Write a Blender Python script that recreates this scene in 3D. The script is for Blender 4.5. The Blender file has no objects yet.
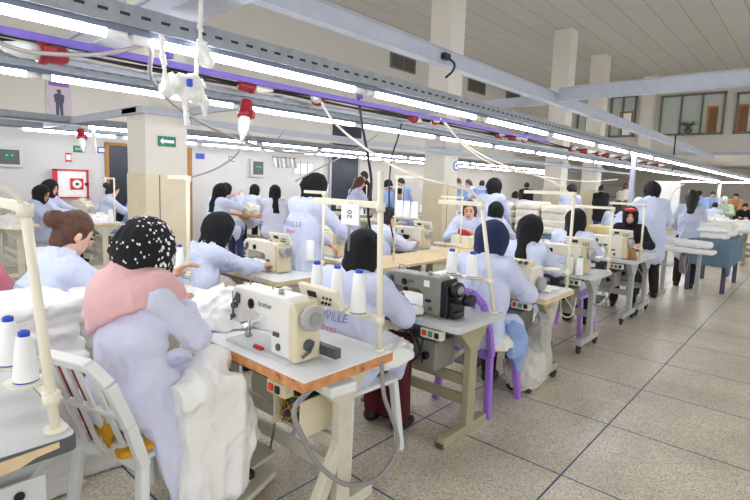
import bpy, math, random
import numpy as np
from mathutils import Vector, Matrix, Euler
from mathutils.bvhtree import BVHTree
random.seed(7)
PI = math.pi
scene = bpy.context.scene
COL = scene.collection

# ------------------------------------------------------------------ materials
def lin(c):
    return tuple(((x/255)/12.92 if x/255 <= .04045 else ((x/255+.055)/1.055)**2.4) for x in c)
MATS = {}
def mat(name, c, rough=.6, metal=0.0, var=.05, scale=9, bump=0.0, bscale=60, alpha=1.0, emit=0.0, spec=.4, coord='Object', cloth=False):
    if name in MATS: return MATS[name]
    m = bpy.data.materials.new(name); m.use_nodes = True
    nt = m.node_tree; b = nt.nodes['Principled BSDF']
    l = lin(c)
    b.inputs['Roughness'].default_value = rough
    b.inputs['Metallic'].default_value = metal
    b.inputs['Specular IOR Level'].default_value = spec
    b.inputs['Alpha'].default_value = alpha
    tc = nt.nodes.new('ShaderNodeTexCoord')
    n = nt.nodes.new('ShaderNodeTexNoise'); n.inputs['Scale'].default_value = scale; n.inputs['Detail'].default_value = 4
    nt.links.new(tc.outputs[coord], n.inputs['Vector'])
    r = nt.nodes.new('ShaderNodeValToRGB')
    r.color_ramp.elements[0].position = .3; r.color_ramp.elements[1].position = .7
    r.color_ramp.elements[0].color = tuple(max(0, x*(1-var)) for x in l)+(1,)
    r.color_ramp.elements[1].color = tuple(min(1, x*(1+var)) for x in l)+(1,)
    nt.links.new(n.outputs['Fac'], r.inputs['Fac']); nt.links.new(r.outputs['Color'], b.inputs['Base Color'])
    if bump:
        n2 = nt.nodes.new('ShaderNodeTexNoise'); n2.inputs['Scale'].default_value = bscale; n2.inputs['Detail'].default_value = 3
        if cloth: n2.noise_type = 'RIDGED_MULTIFRACTAL'; n2.inputs['Distortion'].default_value = .8; n2.inputs['Detail'].default_value = 2
        nt.links.new(tc.outputs[coord], n2.inputs['Vector'])
        bp = nt.nodes.new('ShaderNodeBump'); bp.inputs['Strength'].default_value = bump; bp.inputs['Distance'].default_value = .03 if cloth else .01
        nt.links.new(n2.outputs['Fac'], bp.inputs['Height']); nt.links.new(bp.outputs['Normal'], b.inputs['Normal'])
    if emit:
        b.inputs['Emission Color'].default_value = l+(1,); b.inputs['Emission Strength'].default_value = emit
    MATS[name] = m; return m

M = dict(
 smock=mat('smock_blue', (206,213,238), .9, bump=.5, bscale=9, var=.03, cloth=True),
 smock_l=mat('smock_lavender', (214,216,238), .9, bump=.5, bscale=9, var=.03, cloth=True),
 smock_g=mat('smock_greyblue', (188,194,218), .9, var=.05, bump=.4, bscale=9, cloth=True),
 smock_d=mat('smock_deepblue', (150,174,222), .9, var=.05, bump=.4, bscale=9, cloth=True),
 skin=mat('skin', (226,178,152), .55, var=.05), skin_d=mat('skin_tan', (196,146,118), .55, var=.05),
 black=mat('scarf_black', (22,22,26), .9, var=.2, bump=.2, bscale=40), navy=mat('scarf_navy', (34,46,82), .9, var=.2, bump=.2, bscale=40),
 char=mat('cap_charcoal', (38,38,46), .9, var=.2), white_scarf=mat('scarf_white', (225,225,225), .9),
 pink=mat('pink_shawl', (226,180,182), .9, var=.05, bump=.3, bscale=90), rose=mat('rose_cloth', (190,110,125), .9, var=.15),
 hair=mat('hair_brown', (84,52,38), .5, var=.3, scale=30, bump=.4, bscale=120), hair_k=mat('hair_black', (24,20,20), .55, var=.3, bump=.3, bscale=100),
 maroon=mat('maroon_cloth', (84,26,38), .9, var=.12), jeans=mat('jeans', (52,66,104), .85, var=.15), dark=mat('dark_trousers', (42,32,36), .9, var=.15),
 grey_t=mat('grey_leggings', (92,94,108), .9), blackshirt=mat('black_shirt', (28,28,32), .9), beige=mat('beige_shirt', (208,200,186), .9), green=mat('green_cloth', (188,214,184), .9),
 red=mat('red_cloth', (170,34,48), .8, var=.15), redp=mat('red_plastic', (146,34,44), .4), white_c=mat('white_cloth', (244,243,240), .95, var=.02, bump=.6, bscale=12, cloth=True),
 cream_c=mat('cream_cloth', (236,230,216), .95, var=.04, bump=.6, bscale=12, cloth=True), blue_c=mat('blue_cover', (104,128,146), .9, var=.08), yellow=mat('yellow_cloth', (214,158,40), .9),
 teal=mat('teal_cloth', (120,200,200), .9), brown=mat('brown_cloth', (176,132,84), .9, var=.2), foam=mat('yellow_foam', (226,206,150), .9),
 white_p=mat('white_plastic', (232,234,232), .4, var=.03), purple_p=mat('purple_plastic', (158,116,214), .4, var=.05), lavender_p=mat('lavender_plastic', (190,150,225), .4),
 cream=mat('cream_enamel', (232,226,208), .35, var=.04), cream_w=mat('cream_white_enamel', (238,236,228), .35, var=.03), beige_p=mat('beige_plastic', (206,196,160), .45, var=.06), beige_l=mat('light_beige_plastic', (222,212,182), .45, var=.05),
 grey_m=mat('grey_machine', (140,138,130), .4, var=.08), grey_l=mat('grey_laminate', (205,207,208), .45, var=.03), grey_d=mat('dark_grey', (92,94,98), .5), grey_w=mat('grey_wheel', (176,176,174), .4),
 white_l=mat('white_laminate', (236,238,240), .4, var=.02), blk=mat('black_plastic', (24,24,26), .35), steel=mat('steel', (170,172,176), .3, metal=.8), dsteel=mat('dark_steel', (96,98,102), .4, metal=.6),
 khaki=mat('khaki_frame', (168,164,132), .5, var=.08), creamf=mat('cream_frame', (214,208,190), .5, var=.07, scale=14), greyf=mat('grey_frame', (178,180,176), .5, var=.06), rust=mat('rusty_bar', (104,74,62), .7, var=.2, scale=20),
 wood_l=mat('pale_wood', (224,200,158), .55, var=.08, scale=12), wood_o=mat('orange_wood', (206,150,92), .55, var=.15, scale=16), wood_d=mat('door_wood', (172,122,62), .5, var=.15),
 cone=mat('thread_white', (250,250,250), .8, var=.02, bump=.3, bscale=300), core=mat('cone_blue', (40,76,196), .4), core_g=mat('cone_green', (90,190,130), .4),
 stand=mat('stand_enamel', (240,234,214), .4, var=.03), wire=mat('thread_line', (225,222,215), .8),
 tray=mat('tray_galvanised', (150,156,164), .45, metal=.3, var=.1, scale=18), slot=mat('slot_dark', (50,54,62), .8), batten=mat('batten_grey', (120,128,150), .5),
 beam=mat('beam_grey', (176,181,194), .5, var=.05), pipe=mat('purple_busbar', (104,84,168), .4), cablek=mat('cable_black', (30,30,34), .5), cableg=mat('cable_grey', (150,146,146), .5), cablew=mat('cable_ivory', (222,214,196), .5),
 endcap=mat('tube_socket', (236,236,236), .4), btn_r=mat('button_red', (214,60,44), .4), btn_g=mat('button_green', (60,150,90), .4), paper=mat('paper', (246,246,246), .8), ink=mat('ink', (40,42,50), .8),
 ink_g=mat('embroidery_grey', (126,136,164), .8), ink_p=mat('embroidery_pink', (214,110,140), .8),
 sign_g=mat('sign_green', (40,120,90), .5), sign_b=mat('sign_blue', (70,90,200), .5), sign_r=mat('sign_red', (206,44,50), .5), glass_d=mat('window_dark_glass', (186,192,188), .35, var=.08, scale=1.5),
 frame_d=mat('window_frame', (110,112,106), .5), doorwood=mat('door_panel_brown', (126,88,60), .5), doordark=mat('door_dark', (42,46,60), .4, var=.3, scale=1.0), gap=mat('vent_dark', (86,84,80), .7),
 leafm=mat('plant_leaf', (70,110,60), .6, var=.2), eye_w=mat('eye_dark', (28,20,18), .2), lips=mat('lips', (190,96,96), .5), brow=mat('brow', (40,28,24), .8),
 bag=mat('clear_bag', (226,224,218), .3, alpha=.45, bump=.6, bscale=14), rubber=mat('rubber', (50,50,52), .7), sole=mat('shoe_sole', (226,216,206), .6), pcb=mat('circuit_green', (60,92,70), .6, var=.5, scale=60), blue_d=mat('blue_plastic', (46,86,200), .4),
 emtube=mat('tube_glow', (250,252,255), .4, emit=26.0, var=0), led=mat('lamp_led', (235,240,255), .4, emit=14.0, var=0), posterm=mat('poster_paper', (196,184,196), .7), posterp=mat('poster_violet', (140,100,160), .7), posterd=mat('poster_figure', (84,84,104), .7))

def scarf_dots():
    m = bpy.data.materials.new('scarf_spotted'); m.use_nodes = True; nt = m.node_tree; b = nt.nodes['Principled BSDF']; b.inputs['Roughness'].default_value = .9
    tc = nt.nodes.new('ShaderNodeTexCoord'); mp = nt.nodes.new('ShaderNodeMapping'); mp.inputs['Scale'].default_value = (46, 46, 34); mp.inputs['Rotation'].default_value = (.4, .3, .6)
    v = nt.nodes.new('ShaderNodeTexVoronoi'); v.inputs['Scale'].default_value = 1.0; v.inputs['Randomness'].default_value = .9
    sep = nt.nodes.new('ShaderNodeSeparateXYZ')
    # the print grows denser towards the front of the scarf
    mr = nt.nodes.new('ShaderNodeMapRange'); mr.inputs['From Min'].default_value = .05; mr.inputs['From Max'].default_value = .26; mr.inputs['To Min'].default_value = .22; mr.inputs['To Max'].default_value = .58
    n = nt.nodes.new('ShaderNodeTexNoise'); n.inputs['Scale'].default_value = 30
    ad = nt.nodes.new('ShaderNodeMath'); ad.operation = 'MULTIPLY_ADD'; ad.inputs[1].default_value = .3; ad.inputs[2].default_value = -.15
    ad2 = nt.nodes.new('ShaderNodeMath'); ad2.operation = 'ADD'
    lt = nt.nodes.new('ShaderNodeMath'); lt.operation = 'LESS_THAN'
    mx = nt.nodes.new('ShaderNodeMix'); mx.data_type = 'RGBA'; mx.inputs['A'].default_value = lin((20,20,26))+(1,); mx.inputs['B'].default_value = lin((236,236,236))+(1,)
    L = nt.links.new
    L(tc.outputs['Object'], mp.inputs['Vector']); L(mp.outputs['Vector'], v.inputs['Vector']); L(tc.outputs['Object'], sep.inputs[0]); L(sep.outputs['X'], mr.inputs['Value'])
    L(tc.outputs['Object'], n.inputs['Vector']); L(n.outputs['Fac'], ad.inputs[0]); L(v.outputs['Distance'], ad2.inputs[0]); L(ad.outputs[0], ad2.inputs[1])
    L(ad2.outputs[0], lt.inputs[0]); L(mr.outputs['Result'], lt.inputs[1]); L(lt.outputs[0], mx.inputs['Factor']); L(mx.outputs['Result'], b.inputs['Base Color'])
    return m
M['spots'] = scarf_dots()

def worn_edge():
    m = bpy.data.materials.new('worn_orange_edge'); m.use_nodes = True; nt = m.node_tree; b = nt.nodes['Principled BSDF']; b.inputs['Roughness'].default_value = .6
    tc = nt.nodes.new('ShaderNodeTexCoord'); n = nt.nodes.new('ShaderNodeTexNoise'); n.inputs['Scale'].default_value = 22; n.inputs['Detail'].default_value = 8
    r = nt.nodes.new('ShaderNodeValToRGB'); e = r.color_ramp.elements
    e[0].position = .27; e[0].color = lin((96,58,40))+(1,); e[1].position = .38; e[1].color = lin((196,128,76))+(1,)
    x = e.new(.66); x.color = lin((222,160,106))+(1,)
    nt.links.new(tc.outputs['Object'], n.inputs['Vector']); nt.links.new(n.outputs['Fac'], r.inputs['Fac']); nt.links.new(r.outputs['Color'], b.inputs['Base Color']); return m
M['worn'] = worn_edge()

# ------------------------------------------------------------------ mesh builder
class MB:
    def __init__(s): s.v = []; s.f = []; s.sm = []
    def add(s, vs, fs, smooth=False):
        o = len(s.v); s.v += [tuple(map(float, v)) for v in vs]
        for f in fs: s.f.append([i+o for i in f]); s.sm.append(smooth)
        return s
    def box(s, c, d, rot=None, tx=1.0, ty=1.0):
        x, y, z = d[0]/2, d[1]/2, d[2]/2
        vs = [Vector((sx*x*(tx if k else 1), sy*y*(ty if k else 1), (1 if k else -1)*z)) for k in (0, 1) for sx, sy in ((-1,-1),(1,-1),(1,1),(-1,1))]
        if rot: R = Euler(rot).to_matrix(); vs = [R @ v for v in vs]
        c = Vector(c); vs = [v+c for v in vs]
        return s.add(vs, [(3,2,1,0),(4,5,6,7),(0,1,5,4),(1,2,6,5),(2,3,7,6),(3,0,4,7)])
    def bar(s, p, q, w, h, up=(0,0,1)):
        p, q = Vector(p), Vector(q); d = (q-p).normalized(); u = Vector(up)
        if abs(d.dot(u)) > .95: u = Vector((1,0,0))
        a = d.cross(u).normalized()*w/2; b = a.cross(d).normalized()*h/2
        vs = [p-a-b, p+a-b, p+a+b, p-a+b, q-a-b, q+a-b, q+a+b, q-a+b]
        return s.add(vs, [(0,1,2,3),(7,6,5,4),(4,5,1,0),(5,6,2,1),(6,7,3,2),(7,4,0,3)])
    def tube(s, pts, r, n=8):
        pts = [Vector(p) for p in pts]; rs = r if isinstance(r, (list, tuple)) else [r]*len(pts)
        d0 = (pts[1]-pts[0]).normalized(); u = Vector((0,0,1)) if abs(d0.z) < .9 else Vector((1,0,0)); a = d0.cross(u).normalized()
        vs = []; 
        for i, p in enumerate(pts):
            d = (pts[min(i+1, len(pts)-1)]-pts[max(i-1, 0)]).normalized()
            a = (a-d*a.dot(d)).normalized(); b = d.cross(a)
            vs += [p+(a*math.cos(2*PI*k/n)+b*math.sin(2*PI*k/n))*rs[i] for k in range(n)]
        fs = [(i*n+k, i*n+(k+1) % n, (i+1)*n+(k+1) % n, (i+1)*n+k) for i in range(len(pts)-1) for k in range(n)]
        s.add(vs, fs, True); o = len(s.v)-len(vs)
        s.f.append([o+k for k in range(n)][::-1]); s.sm.append(False); s.f.append([o+(len(pts)-1)*n+k for k in range(n)]); s.sm.append(False)
        return s
    def cyl(s, p, q, r, r2=None, n=14): return s.tube([p, q], [r, r if r2 is None else r2], n)
    def lathe(s, prof, c=(0,0,0), axis='z', n=20):
        c = Vector(c); vs = []
        for r, z in prof:
            for k in range(n):
                a = 2*PI*k/n; x, y = r*math.cos(a), r*math.sin(a)
                vs.append(c+Vector({'z': (x, y, z), 'y': (y, z, x), 'x': (z, x, y)}[axis]))
        m = len(prof)
        s.add(vs, [(i*n+k, i*n+(k+1) % n, (i+1)*n+(k+1) % n, (i+1)*n+k) for i in range(m-1) for k in range(n)], True); o = len(s.v)-len(vs)
        s.f.append([o+k for k in range(n)][::-1]); s.sm.append(False); s.f.append([o+(m-1)*n+k for k in range(n)]); s.sm.append(False)
        return s
    def ell(s, c, r, n=12, m=8):
        prof = [(max(1e-4, math.sin(PI*i/m)), -math.cos(PI*i/m)) for i in range(m+1)]
        vs = [(c[0]+r[0]*p*math.cos(2*PI*k/n), c[1]+r[1]*p*math.sin(2*PI*k/n), c[2]+r[2]*z) for p, z in prof for k in range(n)]
        return s.add(vs, [(i*n+k, i*n+(k+1) % n, (i+1)*n+(k+1) % n, (i+1)*n+k) for i in range(m) for k in range(n)], True)
    def prism(s, poly, a, b, plane='xy'):
        n = len(poly); f = {'xy': lambda p, t: (p[0], p[1], t), 'xz': lambda p, t: (p[0], t, p[1]), 'yz': lambda p, t: (t, p[0], p[1])}[plane]
        vs = [f(p, a) for p in poly]+[f(p, b) for p in poly]
        return s.add(vs, [list(range(n))[::-1], list(range(n, 2*n))]+[(i, (i+1) % n, n+(i+1) % n, n+i) for i in range(n)])
    def build(s, name, m, parent=None, bevel=0.0, loc=None, seg=2):
        me = bpy.data.meshes.new(name); me.from_pydata(s.v, [], s.f); me.polygons.foreach_set('use_smooth', s.sm); me.validate(); me.update()
        import bmesh
        bm = bmesh.new(); bm.from_mesh(me); bmesh.ops.recalc_face_normals(bm, faces=bm.faces); bm.to_mesh(me); bm.free()
        if m is not None: me.materials.append(m)
        return link(name, me, parent, bevel, loc, seg)
def link(name, me, parent=None, bevel=0.0, loc=None, seg=2):
    o = bpy.data.objects.new(name, me); COL.objects.link(o)
    if parent: o.parent = parent
    if loc: o.location = loc
    if bevel:
        b = o.modifiers.new('bevel', 'BEVEL'); b.width = bevel; b.segments = seg; b.limit_method = 'ANGLE'; b.angle_limit = .6; b.harden_normals = False
    return o
def tag(o, label=None, cat=None, group=None, kind=None):
    for k, v in (('label', label), ('category', cat), ('group', group), ('kind', kind)):
        if v: o[k] = v
    return o
def thing(name, label, cat, loc=(0,0,0), rz=0.0, group=None, sc=1.0):
    o = bpy.data.objects.new(name, None); COL.objects.link(o); o.location = loc; o.rotation_euler = (0,0,rz); o.scale = (sc,)*3; o.empty_display_size = .05
    return tag(o, label, cat, group)
def copy_tree(o, parent=None):
    c = o.copy(); COL.objects.link(c)
    if parent: c.parent = parent
    for ch in list(o.children): copy_tree(ch, c)
    return c
def dup(o, loc, rz, label, group=None):
    c = copy_tree(o); c.location = loc; c.rotation_euler = (0,0,rz); c['label'] = label
    if group: c['group'] = group
    elif 'group' in c: del c['group']
    return c
def struct(name, mb, m, parent=None, bevel=0.0):
    o = mb.build(name, m, parent, bevel)
    if not parent: o['kind'] = 'structure'
    return o
def text_mesh(txt, size, italic=0.0):
    cu = bpy.data.curves.new('lettering', 'FONT'); cu.body = txt; cu.size = size; cu.align_x = 'CENTER'; cu.align_y = 'CENTER'; cu.shear = italic; cu.resolution_u = 2
    ob = bpy.data.objects.new('lettering', cu); COL.objects.link(ob)
    me = bpy.data.meshes.new_from_object(ob.evaluated_get(bpy.context.evaluated_depsgraph_get()))
    bpy.data.objects.remove(ob); bpy.data.curves.remove(cu); return me
def lettering(txt, size, m, parent, origin, right, up, italic=0.0, name='lettering', lift=.002, bvh=None, ray=None):
    me = text_mesh(txt, size, italic); me.name = name
    R, U, O = Vector(right).normalized(), Vector(up).normalized(), Vector(origin); N = R.cross(U)
    for v in me.vertices:
        p = O+R*v.co.x+U*v.co.y
        if bvh:
            hs = [h[0] for h in (bvh.ray_cast(p+R*a+U*b+N*.5, -N) for a in (-.03,-.015,0,.015,.03) for b in (-.03,0,.03)) if h[0] is not None]
            if hs: p = p+N*max((h-p).dot(N) for h in hs)          # lies flat over the folds
        v.co = p+N*lift
    me.materials.clear(); me.materials.append(m)
    return link(name, me, parent)

# ------------------------------------------------------------------ soft shapes: signed distance volumes turned into one surface
class Vol:
    def __init__(s, lo, hi, h):
        s.lo = np.array(lo, float); s.h = h; s.n = np.ceil((np.array(hi, float)-s.lo)/h).astype(int)+1
        s.D = np.full(s.n, 9.0, np.float32)
    def sub(s, lo, hi):
        a = np.clip(np.floor((np.array(lo)-s.lo)/s.h).astype(int), 0, s.n-1); b = np.clip(np.ceil((np.array(hi)-s.lo)/s.h).astype(int)+1, 1, s.n)
        if (b <= a).any(): return None, None
        g = np.meshgrid(*[s.lo[i]+s.h*np.arange(a[i], b[i]) for i in range(3)], indexing='ij')
        return tuple(slice(a[i], b[i]) for i in range(3)), g
    def put(s, sl, d, k, op):
        A = s.D[sl]
        if op == '+':
            h = np.maximum(k-np.abs(A-d), 0)/max(k, 1e-6); s.D[sl] = np.minimum(A, d)-h*h*k*.25
        else:
            d = -d; h = np.maximum(k-np.abs(A-d), 0)/max(k, 1e-6); s.D[sl] = np.maximum(A, d)+h*h*k*.25
    def cap(s, a, b, ra, rb=None, k=.03, op='+', sc=(1,1,1)):
        rb = ra if rb is None else rb; a = np.array(a, float); b = np.array(b, float); S = np.array(sc, float); m = (max(ra, rb)+k+2*s.h)*S
        sl, g = s.sub(np.minimum(a, b)-m, np.maximum(a, b)+m)
        if sl is None: return s
        A, B = a/S, b/S; P = [g[i]/S[i] for i in range(3)]; ab = B-A; L = max(ab@ab, 1e-9)
        t = np.clip(sum((P[i]-A[i])*ab[i] for i in range(3))/L, 0, 1)
        d = np.sqrt(sum((P[i]-A[i]-t*ab[i])**2 for i in range(3)))-(ra+(rb-ra)*t)
        s.put(sl, d*S.min(), k, op); return s
    def ell(s, c, r, R=None, k=.03, op='+'):
        c = np.array(c, float); r = np.array(r, float); m = (r.max() if R is not None else r)+k+2*s.h
        sl, g = s.sub(c-m, c+m)
        if sl is None: return s
        P = np.stack([g[i]-c[i] for i in range(3)], -1)
        if R is not None: P = P@np.array(R)
        k0 = np.sqrt(((P/r)**2).sum(-1)); k1 = np.sqrt(((P/r**2)**2).sum(-1)); d = k0*(k0-1)/np.maximum(k1, 1e-6)
        s.put(sl, d, k, op); return s
    def box(s, c, hs, rnd=.02, R=None, k=.03, op='+'):
        c = np.array(c, float); hs = np.array(hs, float); m = (np.linalg.norm(hs) if R is not None else hs)+k+2*s.h
        sl, g = s.sub(c-m, c+m)
        if sl is None: return s
        P = np.stack([g[i]-c[i] for i in range(3)], -1)
        if R is not None: P = P@np.array(R)
        q = np.abs(P)-hs+rnd; d = np.sqrt((np.maximum(q, 0)**2).sum(-1))+np.minimum(q.max(-1), 0)-rnd
        s.put(sl, d, k, op); return s
    def surface(s):
        D = s.D; 
        for ax in range(3):
            i0 = [slice(None)]*3; i0[ax] = 0; D[tuple(i0)] = np.maximum(D[tuple(i0)], s.h*.5); i0[ax] = -1; D[tuple(i0)] = np.maximum(D[tuple(i0)], s.h*.5)
        S = D < 0; c = np.zeros(s.n-1, np.int8)
        for o in np.ndindex(2,2,2): c += S[o[0]:s.n[0]-1+o[0], o[1]:s.n[1]-1+o[1], o[2]:s.n[2]-1+o[2]]
        act = (c > 0) & (c < 8); I = np.argwhere(act); idx = np.full(s.n-1, -1, np.int64); idx[act] = np.arange(len(I))
        pos = np.zeros((len(I), 3)); cnt = np.zeros(len(I))
        for ax in range(3):
            for o in np.ndindex(2,2):
                e = [0,0,0]; oth = [a for a in range(3) if a != ax]; e[oth[0]], e[oth[1]] = o; e = np.array(e); f = e.copy(); f[ax] = 1
                a = D[tuple((I+e).T)]; b = D[tuple((I+f).T)]; x = (a < 0) != (b < 0); t = np.where(x, a/np.where(x, a-b, 1), 0)
                p = np.tile(e.astype(float), (len(I), 1)); p[:, ax] = t; pos += p*x[:, None]; cnt += x
        V = s.lo+s.h*(I+pos/np.maximum(cnt, 1)[:, None]); F = []
        for ax in range(3):
            u, w = (ax+1) % 3, (ax+2) % 3; a = [slice(None)]*3; b = [slice(None)]*3; a[ax] = slice(0, -1); b[ax] = slice(1, None)
            A, B = S[tuple(a)], S[tuple(b)]; E = np.argwhere(A != B); E = E[(E[:, u] > 0) & (E[:, w] > 0) & (E[:, u] < s.n[u]-1) & (E[:, w] < s.n[w]-1)]
            q = []
            for du, dw in ((-1,-1),(0,-1),(0,0),(-1,0)):
                G = E.copy(); G[:, u] += du; G[:, w] += dw; q.append(idx[tuple(G.T)])
            q = np.stack(q, 1); ins = A[tuple(E.T)]; q[~ins] = q[~ins][:, ::-1]; F.append(q)
        return V, np.concatenate(F)
def _hash(a, b, c, sd): 
    n = (a*374761393+b*668265263+c*1274126177+sd*974711) & 0x7fffffff; n = (n ^ (n >> 13))*1103515245 & 0x7fffffff; return ((n ^ (n >> 16)) & 0xffff)/65535.0
def vnoise(P, sd=0):
    i = np.floor(P).astype(np.int64); f = P-i; f = f*f*(3-2*f); r = 0
    for o in np.ndindex(2,2,2):
        w = np.prod([np.where(o[k], f[:, k], 1-f[:, k]) for k in range(3)], 0); r = r+w*_hash(i[:, 0]+o[0], i[:, 1]+o[1], i[:, 2]+o[2], sd)
    return r*2-1
def vnormals(V, F):
    n = np.cross(V[F[:, 2]]-V[F[:, 0]], V[F[:, 3]]-V[F[:, 1]]); N = np.zeros_like(V)
    for k in range(4): np.add.at(N, F[:, k], n)
    return N/np.maximum(np.linalg.norm(N, axis=1), 1e-9)[:, None]
def relax(V, F, it):
    for _ in range(it):
        A = np.zeros_like(V); c = np.zeros(len(V))
        for k in range(4):
            np.add.at(A, F[:, k], V[F[:, (k+1) % 4]]+V[F[:, (k-1) % 4]]); np.add.at(c, F[:, k], 2)
        V = V*.5+.5*A/np.maximum(c, 1)[:, None]
    return V
def soft_mesh(name, vol, m, wr=0.0, ws=9.0, st=(1,1,1), sd=1, it=1, ridge=True, floor=None, wt=(.9,.5,.22)):
    V, F = vol.surface(); V = relax(V, F, it)
    if wr:
        N = vnormals(V, F); Q = V*np.array(st)*ws+17.3
        Q = Q+.9*np.stack([vnoise(Q*.55+k*9.1, sd+k) for k in range(3)], 1)
        cr = lambda x, p: np.clip(1-2.4*np.abs(x), 0, 1)**p
        a, b, c = vnoise(Q, sd), vnoise(Q*2.05+3.3, sd+5), vnoise(Q*4.2+7.7, sd+9)
        d = (cr(a, 1.3)*wt[0]+cr(b, 1.2)*wt[1]+cr(c, 1.1)*wt[2]-.55+.5*vnoise(Q*.5, sd+3)) if ridge else a*.6+b*.3+c*.1
        V = V+N*(d*wr)[:, None]
    if floor is not None: V[:, 2] = np.maximum(V[:, 2], floor)
    me = bpy.data.meshes.new(name); me.vertices.add(len(V)); me.vertices.foreach_set('co', V.astype(np.float32).ravel())
    me.loops.add(F.size); me.loops.foreach_set('vertex_index', F.astype(np.int32).ravel()); me.polygons.add(len(F))
    me.polygons.foreach_set('loop_start', np.arange(0, F.size, 4, dtype=np.int32)); me.polygons.foreach_set('use_smooth', np.ones(len(F), bool))
    me.update(calc_edges=True); me.materials.append(m); return me
def soft(name, vol, m, parent=None, **kw): return link(name, soft_mesh(name, vol, m, **kw), parent)
# ------------------------------------------------------------------ people
def ik(sh, tg, l1, l2, hint):
    sh, tg = np.array(sh, float), np.array(tg, float); d = tg-sh; L = min(np.linalg.norm(d), (l1+l2)*.985); d = d/np.linalg.norm(d)
    a = (l1*l1-l2*l2+L*L)/(2*L); hgt = math.sqrt(max(l1*l1-a*a, 0)); h = np.array(hint, float); h = h-d*(h@d); h /= np.linalg.norm(h)
    return sh+d*a+h*hgt, sh+d*L
def unit(v): v = np.array(v, float); return v/np.linalg.norm(v)
def put_hand(V, W, d, n, side, fine):
    d = unit(d); n = np.array(n, float); n = unit(n-d*(n@d)); s = np.cross(n, d)*side
    if not fine:
        V.cap(W, W+d*.09, .026, .022, k=.02); V.cap(W+d*.09, W+d*.15+n*.02, .020, .012, k=.02); V.cap(W+d*.03+s*.02, W+d*.08+s*.05, .012, .010, k=.01); return
    for o in (-.026, 0, .026): V.cap(W, W+d*.080+s*o, .019, .0145, k=.012)
    for o, L in ((.031, .070), (.011, .078), (-.010, .074), (-.030, .058)):
        b = W+d*.082+s*o; e1 = b+(d*.92+n*.38+s*o*2)*L*.5; e2 = e1+(d*.55+n*.82)*L*.42; e3 = e2+(d*.2+n*.95)*L*.16
        V.cap(b, e1, .0092, .0085, k=.005); V.cap(e1, e2, .0085, .0075, k=.003); V.cap(e2, e3, .0075, .0068, k=.003)
    b = W+d*.018+s*.026; e1 = b+(d*.62+s*.68+n*.3)*.042; e2 = e1+(d*.93+s*.15+n*.32)*.034
    V.cap(b, e1, .0135, .0105, k=.01); V.cap(e1, e2, .0105, .0082, k=.003)

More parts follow.
